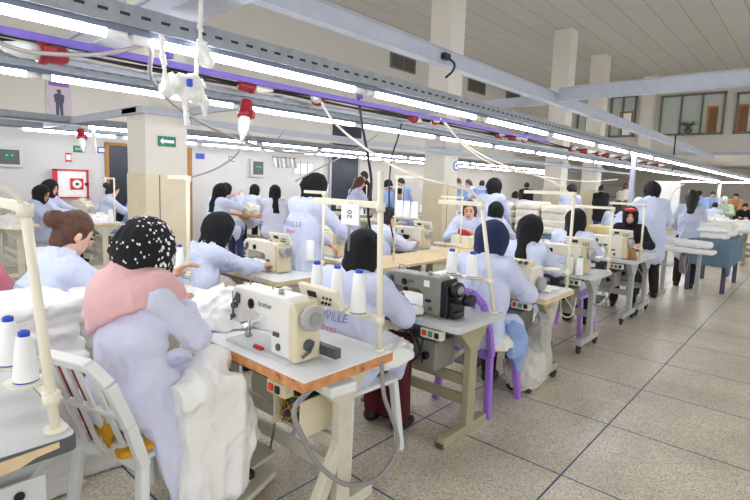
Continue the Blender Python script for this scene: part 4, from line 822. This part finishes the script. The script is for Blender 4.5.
# second table with the dark machine and its worker
sewing_table('grey table with khaki frame carrying the dark machine', (2.365, 1.455, 0), 'grey')
sewing_machine('dark grey sewing machine with black motor on the khaki table', (2.52, 1.725, .76), 'grey', 'JUKI', panel=False, ys=.76, zs=.80)
st = (2.85, 1.50, .76); thread_stand('ivory thread stand at the corner of the dark machine table', st, h=.70, r=.013, arm=.36, arm_z=.20, top_arm=.33, tilt=(-.03,.12))
kw = dict(arm=.36, arm_z=.20, r=.013, tilt=(-.03,.12), h=.70)
thread_cone('white thread cone beside the post of the dark machine stand', tray_spot(st, 0, **kw), h=.15, r0=.040, r1=.030)
thread_cone('white thread cone farther from the post of the dark machine stand', tray_spot(st, 1, **kw), h=.15, r0=.038, r1=.028)
heap('cloth_scrap', 'teal cloth scrap lying under the dark machine', 'cloth', (2.44, 1.93, .772), (.05,.035,.025), M['teal'], n=4, h=.006, sd=2, wr=.006, ws=25)
heap('cloth_scrap', 'crumpled clear white wrap in front of the dark machine', 'wrap', (2.41, 1.80, .772), (.055,.05,.035), M['white_c'], n=5, h=.006, sd=5, wr=.008, ws=25)
plastic_chair('white plastic chair under the woman with black headscarf at the dark machine', (1.98, 1.93, 0), 0, back=False)
w2 = person('seated woman in black headscarf at the dark machine seen from behind', (1.93, 1.95, 0), .05, lean=.16, hl=(.50,.16,.84), hr=(.46,-.06,.84), yaw=.3, pitch=.55, fine=1, top='smock', cover='black', legs='maroon', seat=.46, text=.30, wide=1.12)
sk = sheet('long_skirt', '', '', (.49, -.02, .32), (.07,.11,.29), M['maroon'], sd=8, wr=.012, ws=7); sk.parent = w2
heap('garment_pile', 'white garment bunched on the lap of the woman at the dark machine', 'garments', (2.10, 1.78, .56), (.20,.16,.16), M['white_c'], n=9, h=.011, sd=14)

# third table
sewing_table('table with pale wood edge and casters carrying the box shaped machine', (3.49, 1.43, 0), 'chip')
mc = thing('sewing_machine', 'boxy cream overlock machine on the pale edged table', 'sewing machine', (3.66, 1.70, .76))
MB().box((0,.0,.10), (.20,.24,.20)).build('machine_body', M['cream'], mc, .015); MB().box((-.02,.02,.215), (.15,.20,.05)).build('top_cover', M['beige_l'], mc, .008); MB().lathe([(.0001,-.17),(.05,-.17),(.055,-.14),(.0001,-.12)], (.02,0,.07), 'y').build('handwheel', M['grey_w'], mc)
b = MB()
for k in range(4): b.cyl((-.09,-.07+k*.045,.235), (-.115,-.07+k*.045,.235), .014)
b.build('tension_dial', M['dsteel'], mc); MB().box((-.101,.0,.11), (.004,.11,.05)).build('label_plate', M['paper'], mc); MB().cyl((-.10,-.08,.05), (-.108,-.08,.05), .016).cyl((-.10,.08,.05), (-.106,.08,.05), .010).build('cover_screw', M['dsteel'], mc)
heap('cloth_scrap', 'thin white cloth lying at the front of the pale edged table', 'cloth', (3.82, 1.62, .76), (.12,.13,.02), M['white_c'], n=5, h=.009, sd=3, wr=.008)
st = (3.98, 1.465, .76); thread_stand('ivory thread stand at the corner of the pale edged table', st, h=.78, r=.012, arm=.34, arm_z=.14, top_arm=.42)
plastic_chair('purple plastic chair under the woman in navy headscarf', (3.16, 1.76, 0), 0, m='purple_p')
person('seated woman in navy headscarf on the purple chair', (3.08, 1.76, 0), 0, lean=.17, hl=(.46,.16,.84), hr=(.46,-.10,.84), yaw=-.05, pitch=.5, fine=1, top='smock', cover='navy', big=1.25, seat=.47, wide=1.05)
sheet('cloth_bundle', 'blue work coat hanging over the side of the purple chair', 'cloth', (3.24, 1.52, .47), (.07,.022,.10), M['smock_d'], sd=18, wr=.024, ws=9, elems=(((-.05,0,.11),(.10,.0,.02),.045,.04),((.02,0,-.05),(.06,0,-.22),.06,.015,(1,.6,1))))
heap('cloth_bundle', 'cream cloth bunched on the seat of the purple chair', 'cloth', (3.12, 1.60, .45), (.14,.10,.10), M['cream_c'], n=6, h=.01, sd=22)
bg = thing('scrap_bag', 'clear plastic bag of white scraps under the pale edged table', 'bag', (3.62, 1.60, 0))
V = Vol((-.32,-.26,-.02),(.36,.3,.75),.012); V.ell((0,0,.18),(.24,.16,.20)); V.cap((.05,-.02,.25),(.17,-.08,.66),.12,.05,k=.08); V.box((0,0,-.3),(1,1,.3),.01,k=.01,op='-'); soft('bag_film', V, M['bag'], bg, wr=.018, ws=9, sd=3)
V = Vol((-.32,-.26,-.02),(.3,.3,.45),.013); V.ell((0,0,.15),(.20,.13,.16)); V.box((0,0,-.3),(1,1,.3),.01,k=.01,op='-'); soft('scraps', V, M['cream_c'], bg, wr=.03, ws=14, sd=5)

# fourth and fifth tables
sewing_table('grey table on casters behind the pale edged table', (4.72, 1.50, 0), 'cast')
sewing_machine('cream sewing machine with keypad on the grey caster table', (4.87, 1.74, .76), 'beige')
st = (5.22, 1.53, .76); thread_stand('ivory thread stand on the grey caster table', st, h=.64, r=.012, arm=.34, arm_z=.12, top_arm=.40)
s2 = (4.64, 1.60, .76)
for k, (dx, dy, cr) in enumerate(((-.02,.02,'core_g'), (.0,.12,'core_g'), (-.03,.30,None))):
    thread_cone(['white thread cone with green tip right of the pair on the caster table', 'white thread cone with green tip left of the pair on the caster table', 'plain white thread cone at the back of the boxy machine'][k], ((4.76+dx, 1.62+dy, .76) if k < 2 else (3.93, 1.80, .76)), h=.17, r0=.034, r1=.026, core=cr)
person('seated woman in black headscarf with long tail behind the boxy machine', (4.22, 2.0, 0), 0, lean=.20, yaw=-.1, pitch=.5, fine=1, cover='black', tail=True, big=1.2, seat=.47, hl=(.48,.14,.84), hr=(.48,-.08,.84))
plastic_chair('lavender plastic stool under the woman facing away behind the caster table', (5.40, 1.95, 0), 0, m='lavender_p', back=False)
plastic_chair('white plastic stool under the long tailed headscarf woman', (4.22, 2.0, 0), 0, back=False)
sewing_table('grey caster table farthest along the near row with the brown cloth on it', (6.15, 1.52, 0), 'cast')
sewing_machine('cream sewing machine on the table before the red headband woman', (6.33, 1.78, .76), 'beige')
sewing_table('grey table of the red headband woman', (6.78, 1.52, 0), 'cast')
st = (6.52, 1.56, .76); thread_stand('ivory thread stand in front of the standing woman', st, h=.66, r=.012, arm=.34, arm_z=.12, top_arm=.40)
heap('brown_cloth', 'brown and white cloth on the corner of the far caster table', 'cloth', (6.42, 1.66, .76), (.09,.10,.15), M['brown'], n=6, h=.011, sd=7)
thread_cone('wide white thread cone beside the brown cloth', (6.45, 1.86, .885), h=.17, r0=.05, r1=.045, core=None)
tag(MB().box((6.45,1.86,.8225), (.14,.14,.125)).build('cone_box', M['cream'], None, .004), 'small cream box under the wide thread cone', 'box')
person('seated woman in black headscarf facing away behind the caster table', (5.42, 2.0, 0), .05, lean=.15, yaw=0, pitch=.35, fine=1, cover='black', tail=True, seat=.50, big=1.2, hl=(.48,.14,.84), hr=(.48,-.08,.84))
person('woman in black headscarf with red headband facing the viewer', (7.66, 2.0, 0), PI+.22, wide=.88, lean=.14, yaw=0, pitch=.12, fine=1, face=True, cover='black', top='blackshirt', seat=.51, hl=(.40,.14,.84), hr=(.40,-.08,.84))
V = Vol((-.15,-.12,-.1),(.15,.12,.12),.006); V.ell((0,0,0),(.100,.080,.030)); hb_ = soft('headband', V, M['sign_r'], [o for o in COL.objects if o.get('label') == 'woman in black headscarf with red headband facing the viewer'][0]); hb_.location = (.225, 0, 1.305)
heap('garment_pile', 'white garments heaped between the two black headscarf women', 'garments', (4.95, 2.45, .76), (.30,.34,.14), M['white_c'], n=12, h=.014, sd=41)
heap('garment_pile', 'white garments on the far end of the farthest caster table', 'garments', (6.25, 2.40, .76), (.24,.30,.14), M['cream_c'], n=10, h=.014, sd=42)
sewing_table('grey table carrying the pale yellow foam block', (8.55, 2.45, 0), 'cast', far=True, L=.8)
tag(MB().box((8.80, 2.70, .86), (.30, .50, .19)).build('foam_block', M['foam'], None, .01), 'pale yellow foam block on a grey table behind the red headband woman', 'block')
# standing women and the far end of the near row
person('standing woman in black headscarf and long blue smock in the aisle', (8.20, 1.86, 0), .55, pose='stand', lean=.10, hl=(.36,.14,.95), hr=(.30,-.20,.92), yaw=.35, pitch=.35, fine=1, cover='black', top='smock', legs='dark', smock_to=.48, wide=1.0, sc=1.05)
person('standing woman with black hair in lavender smock behind the long smock woman', (9.55, 1.60, 0), .2, pose='stand', lean=.08, hl=(.34,.16,.95), hr=(.32,-.14,.92), yaw=.2, pitch=.4, fine=1, hair='long', cap_hair='hair_k', top='smock_g', legs='dark', smock_to=.45, sc=.99, wide=.86)
ib = thing('pressing_table', 'narrow pressing table with a white roll across the aisle end', 'table', (8.62, 1.22, -.06)); MB().box((0,.22,.77), (.36,.72,.05)).build('tabletop', M['white_c'], ib, .02)
for y in (.05,.5): MB().bar((0,y,.06), (0,y,.76), .05, .05).box((0,y,.085), (.40,.05,.05)).build('leg', M['greyf'], ib)
V = Vol((-.2,-.5,-.1),(.2,.5,.12),.012); V.cap((0,-.25,.02),(0,.30,.03),.055,.065); o = soft('cloth_roll', V, M['white_c'], None, wr=.012, ws=10); o.location = (8.62, 1.42, .795); tag(o, 'white cloth roll lying on the pressing table', 'cloth roll')
cl = MB()
for k in range(5): cl.tube([(8.55+.03*k+.13*math.cos(a), 1.42+.02*k, .52+.15*math.sin(a)) for a in np.linspace(0, 6.28, 20)], .012, 6)
tag(cl.build('cable_coil', M['cableg']), 'coil of grey hose hanging under the pressing table', 'hose')
bt = thing('covered_table', 'table draped with a blue cover at the end of the aisle', 'table', (10.1, 1.28, 0)); MB().box((0,0,.79), (1.6,.52,.04)).build('tabletop', M['wood_l'], bt)
for sx in (-.7,.7):
    for sy in (-.24,.24): MB().bar((sx,sy,0), (sx,sy,.78), .06, .06).build('leg', M['posterd'], bt)
V = Vol((-.95,-.75,.2),(.95,.75,.95),.016); V.box((0,0,.825),(.83,.29,.014),.012,k=.01); V.box((-.82,0,.63),(.016,.28,.20),.014,k=.02); V.box((0,-.28,.62),(.83,.016,.22),.014,k=.02); V.cap((-.78,-.27,.6),(-.80,-.30,.34),.10,.05,k=.04,sc=(.5,.5,1))
o = soft('table_cover', V, M['blue_c'], None, wr=.016, ws=7, st=(1,1,.2), sd=3); o.location = (10.1, 1.28, 0); tag(o, 'dusty blue cover draped over the aisle end table', 'table cover')
for k, (x, y, h) in enumerate(((9.75,1.33,.26), (10.45,1.33,.24))): folded_stack(['front stack of folded white cloth on the blue cover', 'rear stack of folded white cloth on the blue cover'][k], (x, y, .845), (.5,.55,h), M['white_c'], 5, sd=k+3)
wb = tag(MB().box((12.2, 2.52, 1.30), (.06, .50, 1.0)).build('white_board', M['paper'], None, .01), 'tall white board standing behind the two standing women', 'board'); MB().box((12.2,2.52,.40), (.05,.08,.8)).box((12.2,2.52,.02), (.5,.5,.04)).build('board_foot', M['greyf'], wb)
cable('yellow and grey hose curving beside the white board', [(11.9,2.15,1.75),(11.8,2.3,1.6),(11.75,2.36,1.3),(11.75,2.3,.95)], .016, 'cablew')
# ------------------------------------------------------------------ second machine row
sewing_table('white table before the woman with the brown hair bun', (1.25, 3.15, 0), 'wood')
st = (1.77, 3.40, .76); thread_stand('tall ivory thread stand in front of the pale column', st, h=.80, r=.014, arm=.30, arm_z=.09, top_arm=.30)
thread_cone('white thread cone with blue tip in front of the pale column', (1.75, 3.49, .855), h=.19, r0=.034, r1=.024)
person('seated woman with brown hair bun in blue smock', (.76, 3.16, 0), .12, lean=.24, hl=(.50,.06,.90), hr=(.52,-.06,.84), yaw=-.05, pitch=.45, fine=2, face=True, hair='bun', top='smock', text=.34, seat=.52, wide=1.12)
plastic_chair('white plastic chair under the bun haired woman', (.80, 3.16, 0), .1)
person('person in rose pink top cut by the left picture edge', (.76, 3.74, 0), PI-.2, lean=.38, hair='scarf', cover='rose', top='rose', fine=1)
sewing_table('pale edged table with the cream machine before the woman in black headscarf', (2.36, 3.12, 0), 'wood')
sewing_machine('cream machine with raised keypad in the second row', (2.62, 3.50, .76), 'beige', zs=.85)
st = (2.90, 3.20, .76); thread_stand('ivory thread stand in front of the standing woman with lettered back', st, h=.71, r=.012, arm=.40, arm_z=.09, top_arm=.26)
kw = dict(arm=.40, arm_z=.09, r=.012, h=.71)
thread_cone('plain wide white thread cone beside the stand post of the second row', tray_spot(st, 0, **kw), h=.17, r0=.042, r1=.038, core=None)
thread_cone('leaning white thread cone with blue ends in the second row', tray_spot(st, 1, **kw), h=.19, r0=.026, r1=.018, tilt=(.28,0))
person('seated woman in black headscarf bending to the second row machine', (1.82, 3.50, 0), -.05, lean=.32, hl=(.58,.10,.84), hr=(.62,-.02,.84), yaw=-.05, pitch=.45, fine=2, cover='black', text=.30, seat=.47)
plastic_chair('white plastic chair under the woman bending to the second row machine', (1.86, 3.42, 0), 0)
heap('red_scrap', 'red cloth under the needle of the second row machine', 'cloth', (2.52, 3.72, .775), (.07,.08,.02), M['red'], n=4, h=.008, sd=2, wr=.006, ws=20)
sewing_table('table in front of the standing woman with lettered back', (3.46, 3.52, 0), 'wood')
sewing_machine('cream machine in front of the standing woman with lettered back', (3.62, 3.85, .76), 'beige', far=True)
person('standing woman in black headscarf with lettering on her blue smock back', (2.92, 3.53, 0), -.08, pose='stand', lean=.16, hl=(.46,.10,.90), hr=(.52,-.30,.93), yaw=-.3, pitch=.45, fine=2, cover='black', text=.30, wide=1.08, smock_to=.45)
tag(MB().box((4.62, 3.22, .76), (2.56, .52, .03)).build('plank', M['wood_l'], None, .004), 'long pale wooden plank along the ends of the second row tables', 'plank')
for i, x in enumerate((3.5, 5.75)):
    t = thing('trestle', ['trestle under the near end of the long pale plank', 'trestle under the far end of the long pale plank'][i], 'trestle', (x, 3.22, 0))
    for dy in (-.18,.18): MB().bar((0,dy,0), (0,dy,.744), .04, .04).build('leg', M['khaki'], t)
sewing_table('table with the cream machine before the capped worker', (4.78, 3.52, 0), 'grey')
sewing_machine('cream machine with keypad before the capped worker', (4.96, 3.70, .76), 'beige')
st = (3.78, 3.12, .775); thread_stand('thin ivory thread stand with three white cones', st, h=.86, r=.010, arm=.30, arm_z=.45, top_arm=.30, plates=3, sgn=-1)
kw = dict(plates=3, arm=.30, arm_z=.45, r=.010, sgn=-1, h=.86)
for k in range(3): thread_cone(['white cone nearest the thin stand of three cones', 'middle white cone on the thin stand of three cones', 'outermost white cone on the thin stand of three cones'][k], tray_spot(st, k, **kw), h=.16, r0=.036, r1=.030, core=None)
st = (4.83, 3.02, .775); thread_stand('thin ivory thread stand before the girl facing the viewer', st, h=.66, r=.009, arm=.34, arm_z=.10, top_arm=.30)
person('seated worker in dark cap bending to the cream machine', (4.28, 3.90, 0), -.25, lean=.32, hl=(.56,.10,.84), hr=(.58,-.10,.84), yaw=0, pitch=.5, fine=1, hair='cap', cover='char', cap_hair='hair_k', face=True, seat=.46)
person('seated young woman facing the viewer holding red cloth', (5.98, 3.60, 0), PI+.45, lean=.16, hl=(.36,.08,.95), hr=(.36,-.08,.95), yaw=0, pitch=.22, fine=1, face=True, hair='long', seat=.53)
heap('red_scrap', 'dark red cloth held by the young woman facing the viewer', 'cloth', (5.52, 3.38, .925), (.09,.09,.08), M['red'], n=6, h=.010, sd=12)
tag(MB().box((5.52,3.36,.85), (.3,.28,.15)).build('work_box', M['cream'], None, .01), 'cream box under the dark red cloth', 'box')
# piles of bundles on a blue covered table
t = thing('covered_table', 'blue covered table under the row of cloth bundles', 'table', (8.35, 3.95, 0)); MB().box((0,0,.74), (.9,1.9,.04)).build('tabletop', M['wood_l'], t)
for sx in (-.4,.4):
    for sy in (-.9,.9): MB().bar((sx,sy,0), (sx,sy,.73), .05, .05).build('leg', M['greyf'], t)
V = Vol((-.6,-1.15,.2),(.6,1.15,.9),.018); V.box((0,0,.775),(.48,.99,.014),.012,k=.01); V.box((-.47,0,.58),(.014,.98,.21),.012,k=.02); V.box((0,-.98,.60),(.47,.014,.19),.012,k=.02)
o = soft('table_cover', V, M['blue_c'], None, wr=.012, ws=7, st=(1,1,.2)); o.location = (8.35,3.95,0); tag(o, 'blue cover draped under the row of cloth bundles', 'table cover')
for k, y in enumerate((3.25, 3.72, 4.2, 4.62)):
    folded_stack(['bundle of cream garments at the right end of the blue covered table', 'second bundle of cream garments from the right on the blue table', 'third bundle of cream garments from the right on the blue table', 'bundle of cream garments at the left end of the blue covered table'][k], (8.25, y, .80), (.60,.44,.48+.04*(k % 2)), M['cream_c'], 4, sd=k+11)
person('seated woman with black headscarf and brown band behind the navy headscarf woman', (6.58, 3.62, 0), .1, lean=.22, fine=1, cover='black', yaw=.1, pitch=.5, seat=.49, big=1.25)
person('standing woman in large black headscarf before the cream bundles', (7.20, 3.98, 0), .1, pose='stand', lean=.12, fine=1, cover='black', big=1.25, yaw=-.2, pitch=.45, hl=(.45,.14,.95), hr=(.45,-.14,.95), sc=1.03)
for i, x in enumerate((7.05, 11.75, 12.78)):
    sewing_table(['grey table of the woman with the brown band', 'grey table of the woman with long dark hair', 'grey table of the brown haired woman behind the red headband woman'][i], (x, 3.05 if i < 1 else 2.9, 0), 'cast', far=True, L=.8 if i < 1 else 1.0)
# ------------------------------------------------------------------ rows by the left wall
tabs = []
def far_station(x, y, lab, mlab, st='grey', machine=True):
    global tproto, mproto
    if 'tproto' not in globals():
        tproto = sewing_table(lab, (x, y, 0), 'wood', far=True, group='tables by the left wall'); mproto = sewing_machine(mlab, (x+.2, y+.45, .76), 'beige', far=True, group='machines by the left wall'); return
    dup(tproto, (x, y, 0), 0, lab, 'tables by the left wall')
    global sproto, cproto
    if 'sproto' not in globals():
        sproto = thread_stand('thin ivory thread stand in the row by the left wall', (x+.48, y+.1, .76), h=.72, r=.012, far=True, top_arm=.34, group='stands by the left wall'); cproto = thread_cone('white thread cone on a table by the left wall', (x+.46, y+.22, .76), h=.2, r0=.045, r1=.035, core=None, group='cones by the left wall')
    else:
        dup(sproto, (x+.48, y+.1, .76), 0, sproto['label'], sproto['group']); dup(cproto, (x+.46, y+.22, .76), 0, cproto['label'], cproto['group']); dup(cproto, (x+.44, y+.34, .76), 0, cproto['label'], cproto['group'])
    if machine: dup(mproto, (x+.2, y+.45, .76), 0, mlab, 'machines by the left wall')
L3 = 'grey machine table in the row by the left wall'; L4 = 'cream sewing machine in the row by the left wall'
for x in (1.6, 2.75, 3.9): far_station(x, 8.55, L3, L4)
for x in (3.05, 4.2): far_station(x, 9.75, L3, L4)
for x in (7.3, 8.6, 9.9, 11.2, 12.4): far_station(x, 8.35, L3, L4)
for x in (7.6, 9.9, 11.2): far_station(x, 6.4, L3, L4)
heap('garment_pile', 'white garments on the table by the fire hose cabinet', 'garments', (3.0, 9.0, .76), (.22,.4,.14), M['white_c'], h=.018, sd=51)
heap('garment_pile', 'white garments on the table beside the bun haired far woman', 'garments', (4.1, 9.2, .76), (.2,.35,.12), M['white_c'], h=.018, sd=52)
heap('garment_pile', 'white garments at the far left edge by the wall row', 'garments', (1.75, 8.3, .76), (.25,.4,.16), M['white_c'], h=.018, sd=53)
F = dict(fine=0)
person('far woman in black headscarf turned to the viewer at the left wall row', (2.12, 9.05, 0), -.35, lean=.22, yaw=-.5, pitch=.3, face=True, cover='black', top='smock_g', skin='skin_d', sc=1.03)
person('far woman in black headscarf in front of the fire hose cabinet', (2.50, 9.70, 0), -.7, lean=.1, yaw=-.2, pitch=.2, face=True, cover='black', top='smock', sc=1.08)
person('far woman with dark hair bun sitting on a white chair by the column', (3.45, 9.75, 0), -.2, lean=.15, yaw=0, pitch=.4, hair='bun', cap_hair='hair_k', top='smock_g', sc=1.06)
plastic_chair('far white plastic chair of the woman with dark hair bun', (3.42, 9.75, 0), -.2, far=True)
person('far person in blue smock half hidden by the arrow column', (4.12, 10.2, 0), -.2, lean=.15, hair='long', cap_hair='hair_k', top='smock_d', sc=1.06)
tb = sewing_table('orange topped work table with four women around it', (5.60, 8.05, 0), 'orange', L=1.25, W=.80, H=.82, far=True)
heap('garment_pile', 'cream garments piled on the orange topped table', 'garments', (5.90, 8.6, .82), (.22,.32,.26), M['cream_c'], h=.018, sd=61)
person('far woman in black headscarf holding cloth left of the orange table', (4.75, 8.15, 0), .1, lean=.12, yaw=0, pitch=.3, cover='black', top='smock', legs='jeans', hl=(.35,.1,1.08), hr=(.38,-.08,1.08), tail=True, sc=1.1)
person('far woman in black headscarf lifting white cloth behind the orange table', (5.25, 8.85, 0), -.2, lean=.12, yaw=0, pitch=.3, cover='black', hl=(.35,.1,1.08), hr=(.38,-.08,1.12), sc=1.1)
person('far woman in black headscarf bent over behind the orange table', (6.35, 9.50, 0), .4, lean=.3, yaw=.3, pitch=.6, cover='black', sc=1.1)
person('far woman with long black headscarf tail right of the orange table', (5.62, 7.55, 0), .9, lean=.1, yaw=.2, pitch=.3, cover='black', top='smock_l', tail=True, legs='jeans', sc=1.1)
person('far standing woman with brown hair in profile beside the dark door', (7.05, 6.95, 0), -.35, pose='stand', lean=.16, pitch=.45, hair='long', top='smock_g', face=True, hl=(.45,.1,.98), hr=(.45,-.1,.98), sc=1.02)
person('far man in dark shirt beyond the hanging black cable', (9.6, 8.95, 0), PI-.6, pose='stand', face=True, hair='short', cap_hair='hair_k', top='blackshirt', pitch=.1, lean=.05, sc=1.12)
person('far person in deep blue smock and dark cap looking down', (8.7, 7.3, 0), PI-.3, pose='stand', face=True, hair='cap', cover='char', top='smock_d', pitch=.4, lean=.1, cap_hair='hair_k')
person('far dark haired person sitting beside the deep blue smock', (9.6, 7.55, 0), PI-.3, hair='short', cap_hair='hair_k', top='smock_d', face=True, sc=1.12)
person('far person standing behind with red cloth near the middle column', (10.6, 8.35, 0), PI-.2, pose='stand', hair='short', cap_hair='hair_k', top='smock_d', face=True, sc=1.05)
person('far man in blue standing right of the middle column', (13.6, 8.45, 0), PI-.4, pose='stand', hair='short', top='smock_d', face=True, sc=1.10)
person('far woman in blue second from the middle column', (16.0, 9.55, 0), PI-.4, pose='stand', hair='long', top='smock', face=True, sc=1.10)
person('far dark haired person in blue seen from behind', (14.5, 8.44, 0), .2, pose='stand', hair='short', cap_hair='hair_k', top='smock_d', sc=1.08)
person('far black haired woman sitting beyond the cream bundles', (12.3, 6.2, 0), 0, hair='short', cap_hair='hair_k', sc=1.12)
person('second far black haired woman sitting beyond the cream bundles', (13.5, 6.45, 0), 0, cover='black', sc=1.12)
person('far person in dark top standing beyond the cream bundles', (16.5, 7.75, 0), .4, pose='stand', hair='short', cap_hair='hair_k', top='blackshirt', sc=1.08)
person('far standing woman with dark scarf in light blue smock seen from behind', (11.0, 4.16, 0), 0, pose='stand', lean=.12, cover='char', top='smock', pitch=.5, smock_to=.45, sc=1.03)
person('far man in black shirt standing by the third column', (16.6, 5.25, 0), .4, pose='stand', hair='short', cap_hair='hair_k', top='blackshirt', legs='jeans', sc=1.06)
person('far man in beige shirt standing before the grey doors', (17.3, 4.72, 0), .4, pose='stand', hair='short', skin='skin_d', top='beige', legs='beige', sc=1.12)
person('far woman with long dark hair sitting behind the red headband woman', (11.3, 3.27, 0), .1, hair='long', cap_hair='hair_k', sc=1.05)
person('far woman with brown hair sitting beside the long dark hair', (12.3, 3.38, 0), .1, hair='long', cap_hair='hair', top='smock', sc=1.05)
person('far person in black cap and blue smock at the right end', (20.5, 3.2, 0), PI, pose='stand', hair='cap', cover='black', top='smock_d', face=True, cap_hair='hair_k', sc=1.03)
person('far person in blue smock behind the black cap', (23.0, 3.22, 0), PI+.3, pose='stand', hair='short', cap_hair='hair_k', top='smock_d', sc=1.03)
person('far dark haired woman sitting in front of the black cap', (19.4, 2.62, 0), 0, hair='short', cap_hair='hair_k', top='smock')
person('far person in white headscarf and pale green top at the right end', (20.8, 2.5, 0), PI, hair='scarf', cover='white_scarf', top='green', sc=1.15)
person('far person in brown top at the right end', (23.2, 2.44, 0), PI, pose='stand', hair='short', cap_hair='hair_k', top='brown')
person('far dark haired person at the right picture edge', (21.0, 1.92, 0), PI, hair='short', cap_hair='hair_k', top='blackshirt')
for i, (x, y) in enumerate(((12.4,1.55), (13.8,1.75), (15.3,1.95), (13.4,1.15), (15.0,1.3))):
    sewing_table('grey table at the far right end of the hall', (x, y-.3, 0), 'grey', far=True, L=.9 if i < 3 else .5, W=.8, group='tables at the far right end')
    heap('garment_pile', ['white pile just behind the blue covered table', 'white pile second behind the blue covered table', 'white pile third behind the blue covered table', 'white pile at the right edge behind the blue covered table', 'white pile farthest at the right edge'][i], 'garments', (x+.35, y+.1, .76), (.38,.42,.24), M['white_c'], h=.022, sd=70+i, n=9)
b = thing('wall_shelf', 'grey rack of horizontal bars by the far wall', 'rack', (20.9, 6.3, 0))
for z in (.8,1.3,1.75,2.1): MB().box((0,0,z), (.4,1.5,.06)).build('shelf', M['grey_d'], b)
for dy in (-.75,.75): MB().bar((0,dy,0),(0,dy,2.15),.06,.06).build('rack_post', M['beam'], b)
for i, (x, y, z, s) in enumerate(((2.44,1.80,.56,1),(4.02,1.44,.60,.7),(5.05,1.50,.55,1.2),(6.6,1.55,.55,1.2),(2.50,1.98,.50,1.2))):
    cable(['black wire looping from the motor under the dark machine', 'loop of white cable on the leg of the pale edged table', 'grey wires hanging under the first caster table', 'grey wires hanging under the far caster table', 'dark wire hanging beside the maroon skirt'][i], [(x,y-.06*s,z+.10),(x-.03,y-.03,z-.06*s),(x-.04,y+.05*s,z-.09*s),(x-.02,y+.10*s,z+.0),(x,y+.07,z+.09),(x+.01,y,z+.02),(x,y-.05,z-.10*s)], (.006 if i != 1 else .005), ('cablek','cablew','cableg','cableg','cablek')[i])
# ------------------------------------------------------------------ daylight, camera
w = bpy.data.worlds.new('daylight'); scene.world = w; w.use_nodes = True
w.node_tree.nodes['Background'].inputs['Color'].default_value = (.96,.98,1.0,1); w.node_tree.nodes['Background'].inputs['Strength'].default_value = 1.0
cam = bpy.data.cameras.new('camera'); co = bpy.data.objects.new('camera', cam); COL.objects.link(co); scene.camera = co
yaw, pit, rol = [math.radians(a) for a in (41.694, 6.4566, 2.0121)]
fw = Vector((math.cos(yaw)*math.cos(pit), math.sin(yaw)*math.cos(pit), -math.sin(pit))); rt = Vector((math.sin(yaw), -math.cos(yaw), 0)); up = rt.cross(fw)
r2, u2 = math.cos(rol)*rt+math.sin(rol)*up, -math.sin(rol)*rt+math.cos(rol)*up
m = Matrix((r2, u2, -fw)).transposed().to_4x4(); m.translation = (0,0,1.57); co.matrix_world = m
cam.sensor_width = 36; cam.lens = 497.23/750*36; cam.shift_x = (375-375.88)/750; cam.shift_y = (237.93-250)/750; cam.clip_end = 100; cam.clip_start = .05
scene.view_settings.view_transform = 'Standard'; scene.view_settings.look = 'None'; scene.view_settings.gamma = 1; scene.view_settings.use_curve_mapping = False; scene.view_settings.exposure = 0.66
scene.cycles.use_denoising = True
